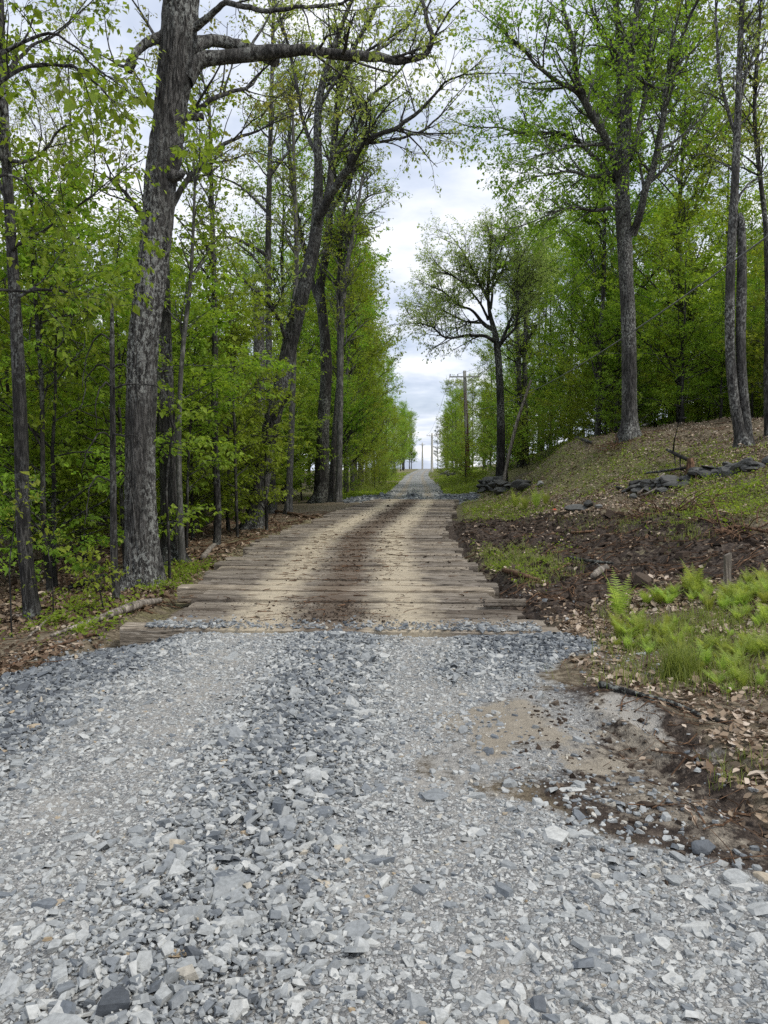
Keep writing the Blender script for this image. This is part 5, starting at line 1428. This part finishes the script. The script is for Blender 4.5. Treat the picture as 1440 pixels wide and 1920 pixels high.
link('twigs', tw.mesh('twigs', M_ROT), kind='stuff', label='small broken twigs and bark bits strewn about', category='twigs')

gr = MB()
def grass(n, px0, px1, py0, py1, h, w, spread, clumps):
    cs = [gp(rf.uniform(px0, px1), rf.uniform(py0, py1)) for _ in range(clumps)]
    k = rl.integers(0, clumps, n); cs = np.array(cs)
    x = cs[k, 0] + rl.normal(0, spread, n); y = cs[k, 1] + rl.normal(0, spread, n)
    d_ok = (deck_w(x, y) < .3) & (gravel_w(x, y) < .4); x, y = x[d_ok], y[d_ok]; n = len(x)
    z = H(x, y); a = rl.uniform(0, 6.28, n); hh = h * np.exp(rl.normal(0, .35, n))
    ln = rl.uniform(.2, .9, n) * hh
    bx = np.cos(a); by = np.sin(a)
    p = np.stack([x, y, z - .01], -1); wv = np.stack([-by, bx, 0 * bx], -1) * w
    m1 = p + np.stack([bx * ln * .3, by * ln * .3, hh * .6], -1); tp = p + np.stack([bx * ln, by * ln, hh * .95], -1)
    V_ = np.stack([p - wv, p + wv, m1 + wv * .7, m1 - wv * .7, tp], 1).reshape(-1, 3); b = (np.arange(n) * 5)[:, None]
    gr.add(V_, q=b + np.array([0, 1, 2, 3])[None], t=b + np.array([3, 2, 4])[None], c=np.repeat(np.clip(rl.normal(.5, .25, n), 0, 1), 5))
grass(3600, 1145, 1440, 1150, 1290, .12, .0035, .2, 60)
grass(900, 1260, 1290, 1250, 1275, .2, .004, .05, 3)
grass(1300, 885, 990, 1030, 1070, .10, .005, .2, 18)
grass(800, 980, 1050, 1050, 1095, .10, .005, .2, 12)
grass(3000, 850, 1000, 900, 975, .10, .007, .6, 90)
grass(4000, 1010, 1400, 830, 900, .09, .008, .8, 100)
grass(2500, 1300, 1440, 900, 975, .09, .006, .5, 40)
grass(1100, 290, 420, 1060, 1125, .10, .004, .35, 24)
grass(5000, 815, 880, 880, 930, .26, .02, 1.2, 60)
grass(3500, 650, 760, 890, 925, .34, .02, 1.0, 50)
grass(120, 1330, 1440, 1430, 1480, .08, .003, .06, 6)
grass(1500, 1050, 1300, 950, 1010, .08, .005, .2, 30)
link('grass', gr.mesh('grass', M_GRASS), kind='stuff', label='short green grass and weeds on the verge and bank', category='grass')

# small broadleaf weeds over the bank (ground cover)
wd = MB()
def weeds(n, px0, px1, py0, py1, size, spread, clumps):
    cs = np.array([gp(rf.uniform(px0, px1), rf.uniform(py0, py1)) for _ in range(clumps)])
    k = rl.integers(0, clumps, n); x = cs[k, 0] + rl.normal(0, spread, n); y = cs[k, 1] + rl.normal(0, spread, n)
    ok = (deck_w(x, y) < .3) & (gravel_w(x, y) < .4); x, y = x[ok], y[ok]; n = len(x)
    P = np.zeros((n, 3, 3)); P[:, :, 0] = x[:, None] + rl.normal(0, .03, (n, 3)); P[:, :, 1] = y[:, None] + rl.normal(0, .03, (n, 3)); P[:, :, 2] = H(x, y)[:, None] + np.array([.0, .05, .1])[None] * rl.uniform(.4, 1.6, (n, 1))
    leaves(wd, P, rl, 4, size, .2, .5, spread=.05)
weeds(1900, 850, 1000, 900, 975, .05, .6, 80); weeds(1600, 1010, 1400, 830, 905, .05, .8, 90); weeds(900, 1290, 1440, 900, 975, .05, .5, 30)
weeds(350, 880, 1050, 1015, 1095, .04, .25, 25); weeds(700, 300, 430, 1050, 1120, .05, .3, 20); weeds(4500, 815, 885, 880, 930, .13, 1.2, 50); weeds(5500, 640, 765, 885, 935, .14, 1.0, 80)
weeds(350, 60, 250, 1120, 1190, .05, .2, 20)
link('ground_cover', wd.mesh('ground_cover', M_LEAF), kind='stuff', label='low broad leaved weeds covering the bank', category='weeds')

# ------------------------------------------------------------------ sky, light, camera
w = bpy.data.worlds.new('World'); SC.world = w; w.use_nodes = True
nt = w.node_tree; nt.nodes.clear()
SUN_EL, SUN_AZ = rad(52), rad(115)          # azimuth from +Y towards +X
sky = N(nt, 'ShaderNodeTexSky'); sky.sky_type = 'NISHITA'; sky.sun_disc = False; sky.sun_elevation = SUN_EL; sky.sun_rotation = SUN_AZ
sky.air_density = 1.0; sky.dust_density = 1.5
sc_ = N(nt, 'ShaderNodeVectorMath', operation='SCALE'); L(nt, sky.outputs[0], sc_.inputs[0]); sc_.inputs['Scale'].default_value = .11
tc = N(nt, 'ShaderNodeTexCoord')
sx = N(nt, 'ShaderNodeSeparateXYZ'); L(nt, tc.outputs['Generated'], sx.inputs[0])
den = math_(nt, 'ADD', math_(nt, 'MAXIMUM', sx.outputs[2], 0.0), .16)
cb = N(nt, 'ShaderNodeCombineXYZ'); L(nt, math_(nt, 'DIVIDE', sx.outputs[0], den), cb.inputs[0]); L(nt, math_(nt, 'DIVIDE', sx.outputs[1], den), cb.inputs[1])
n1 = noise(nt, cb.outputs[0], 1.35, 6, .52, .25); n2 = noise(nt, cb.outputs[0], 3.1, 5, .55, .2)
cl = math_(nt, 'ADD', math_(nt, 'MULTIPLY', n1, .6), math_(nt, 'MULTIPLY', n2, .4))
cloud = ramp(nt, cl, [(.38, (.43, .49, .615)), (.46, (.55, .605, .715)), (.53, (.71, .74, .81)), (.61, (.94, .94, .95))])
cover = ramp(nt, n1, [(.3, (.72, .72, .72)), (.5, (.95, .95, .95))])
skyc = mix(nt, cover, sc_.outputs[0], cloud)
bg = N(nt, 'ShaderNodeBackground'); L(nt, skyc, bg.inputs[0]); bg.inputs[1].default_value = 1.0
wo = N(nt, 'ShaderNodeOutputWorld'); L(nt, bg.outputs[0], wo.inputs[0])

sd = bpy.data.lights.new('sun', 'SUN'); sd.energy = 1.5; sd.angle = rad(10); sd.color = (1, .95, .87)
so = bpy.data.objects.new('sun', sd); COL.objects.link(so)
dvec = Vector((math.sin(SUN_AZ) * math.cos(SUN_EL), math.cos(SUN_AZ) * math.cos(SUN_EL), math.sin(SUN_EL)))
so.rotation_euler = dvec.to_track_quat('Z', 'Y').to_euler(); so.location = (10, -10, 40)

cd = bpy.data.cameras.new('camera'); co_ = bpy.data.objects.new('camera', cd); COL.objects.link(co_)
cd.sensor_fit = 'VERTICAL'; cd.sensor_height = 24; cd.lens = 24 * F / 1920
cd.clip_start = .05; cd.clip_end = 3000
co_.location = CAM; co_.rotation_euler = EUL
SC.camera = co_

SC.view_settings.view_transform = 'Standard'; SC.view_settings.look = 'None'; SC.view_settings.exposure = 0.5; SC.view_settings.gamma = 1
cy = SC.cycles
cy.max_bounces = 8; cy.diffuse_bounces = 5; cy.glossy_bounces = 2; cy.transmission_bounces = 6; cy.transparent_max_bounces = 4
cy.caustics_reflective = False; cy.caustics_refractive = False
cy.use_denoising = False
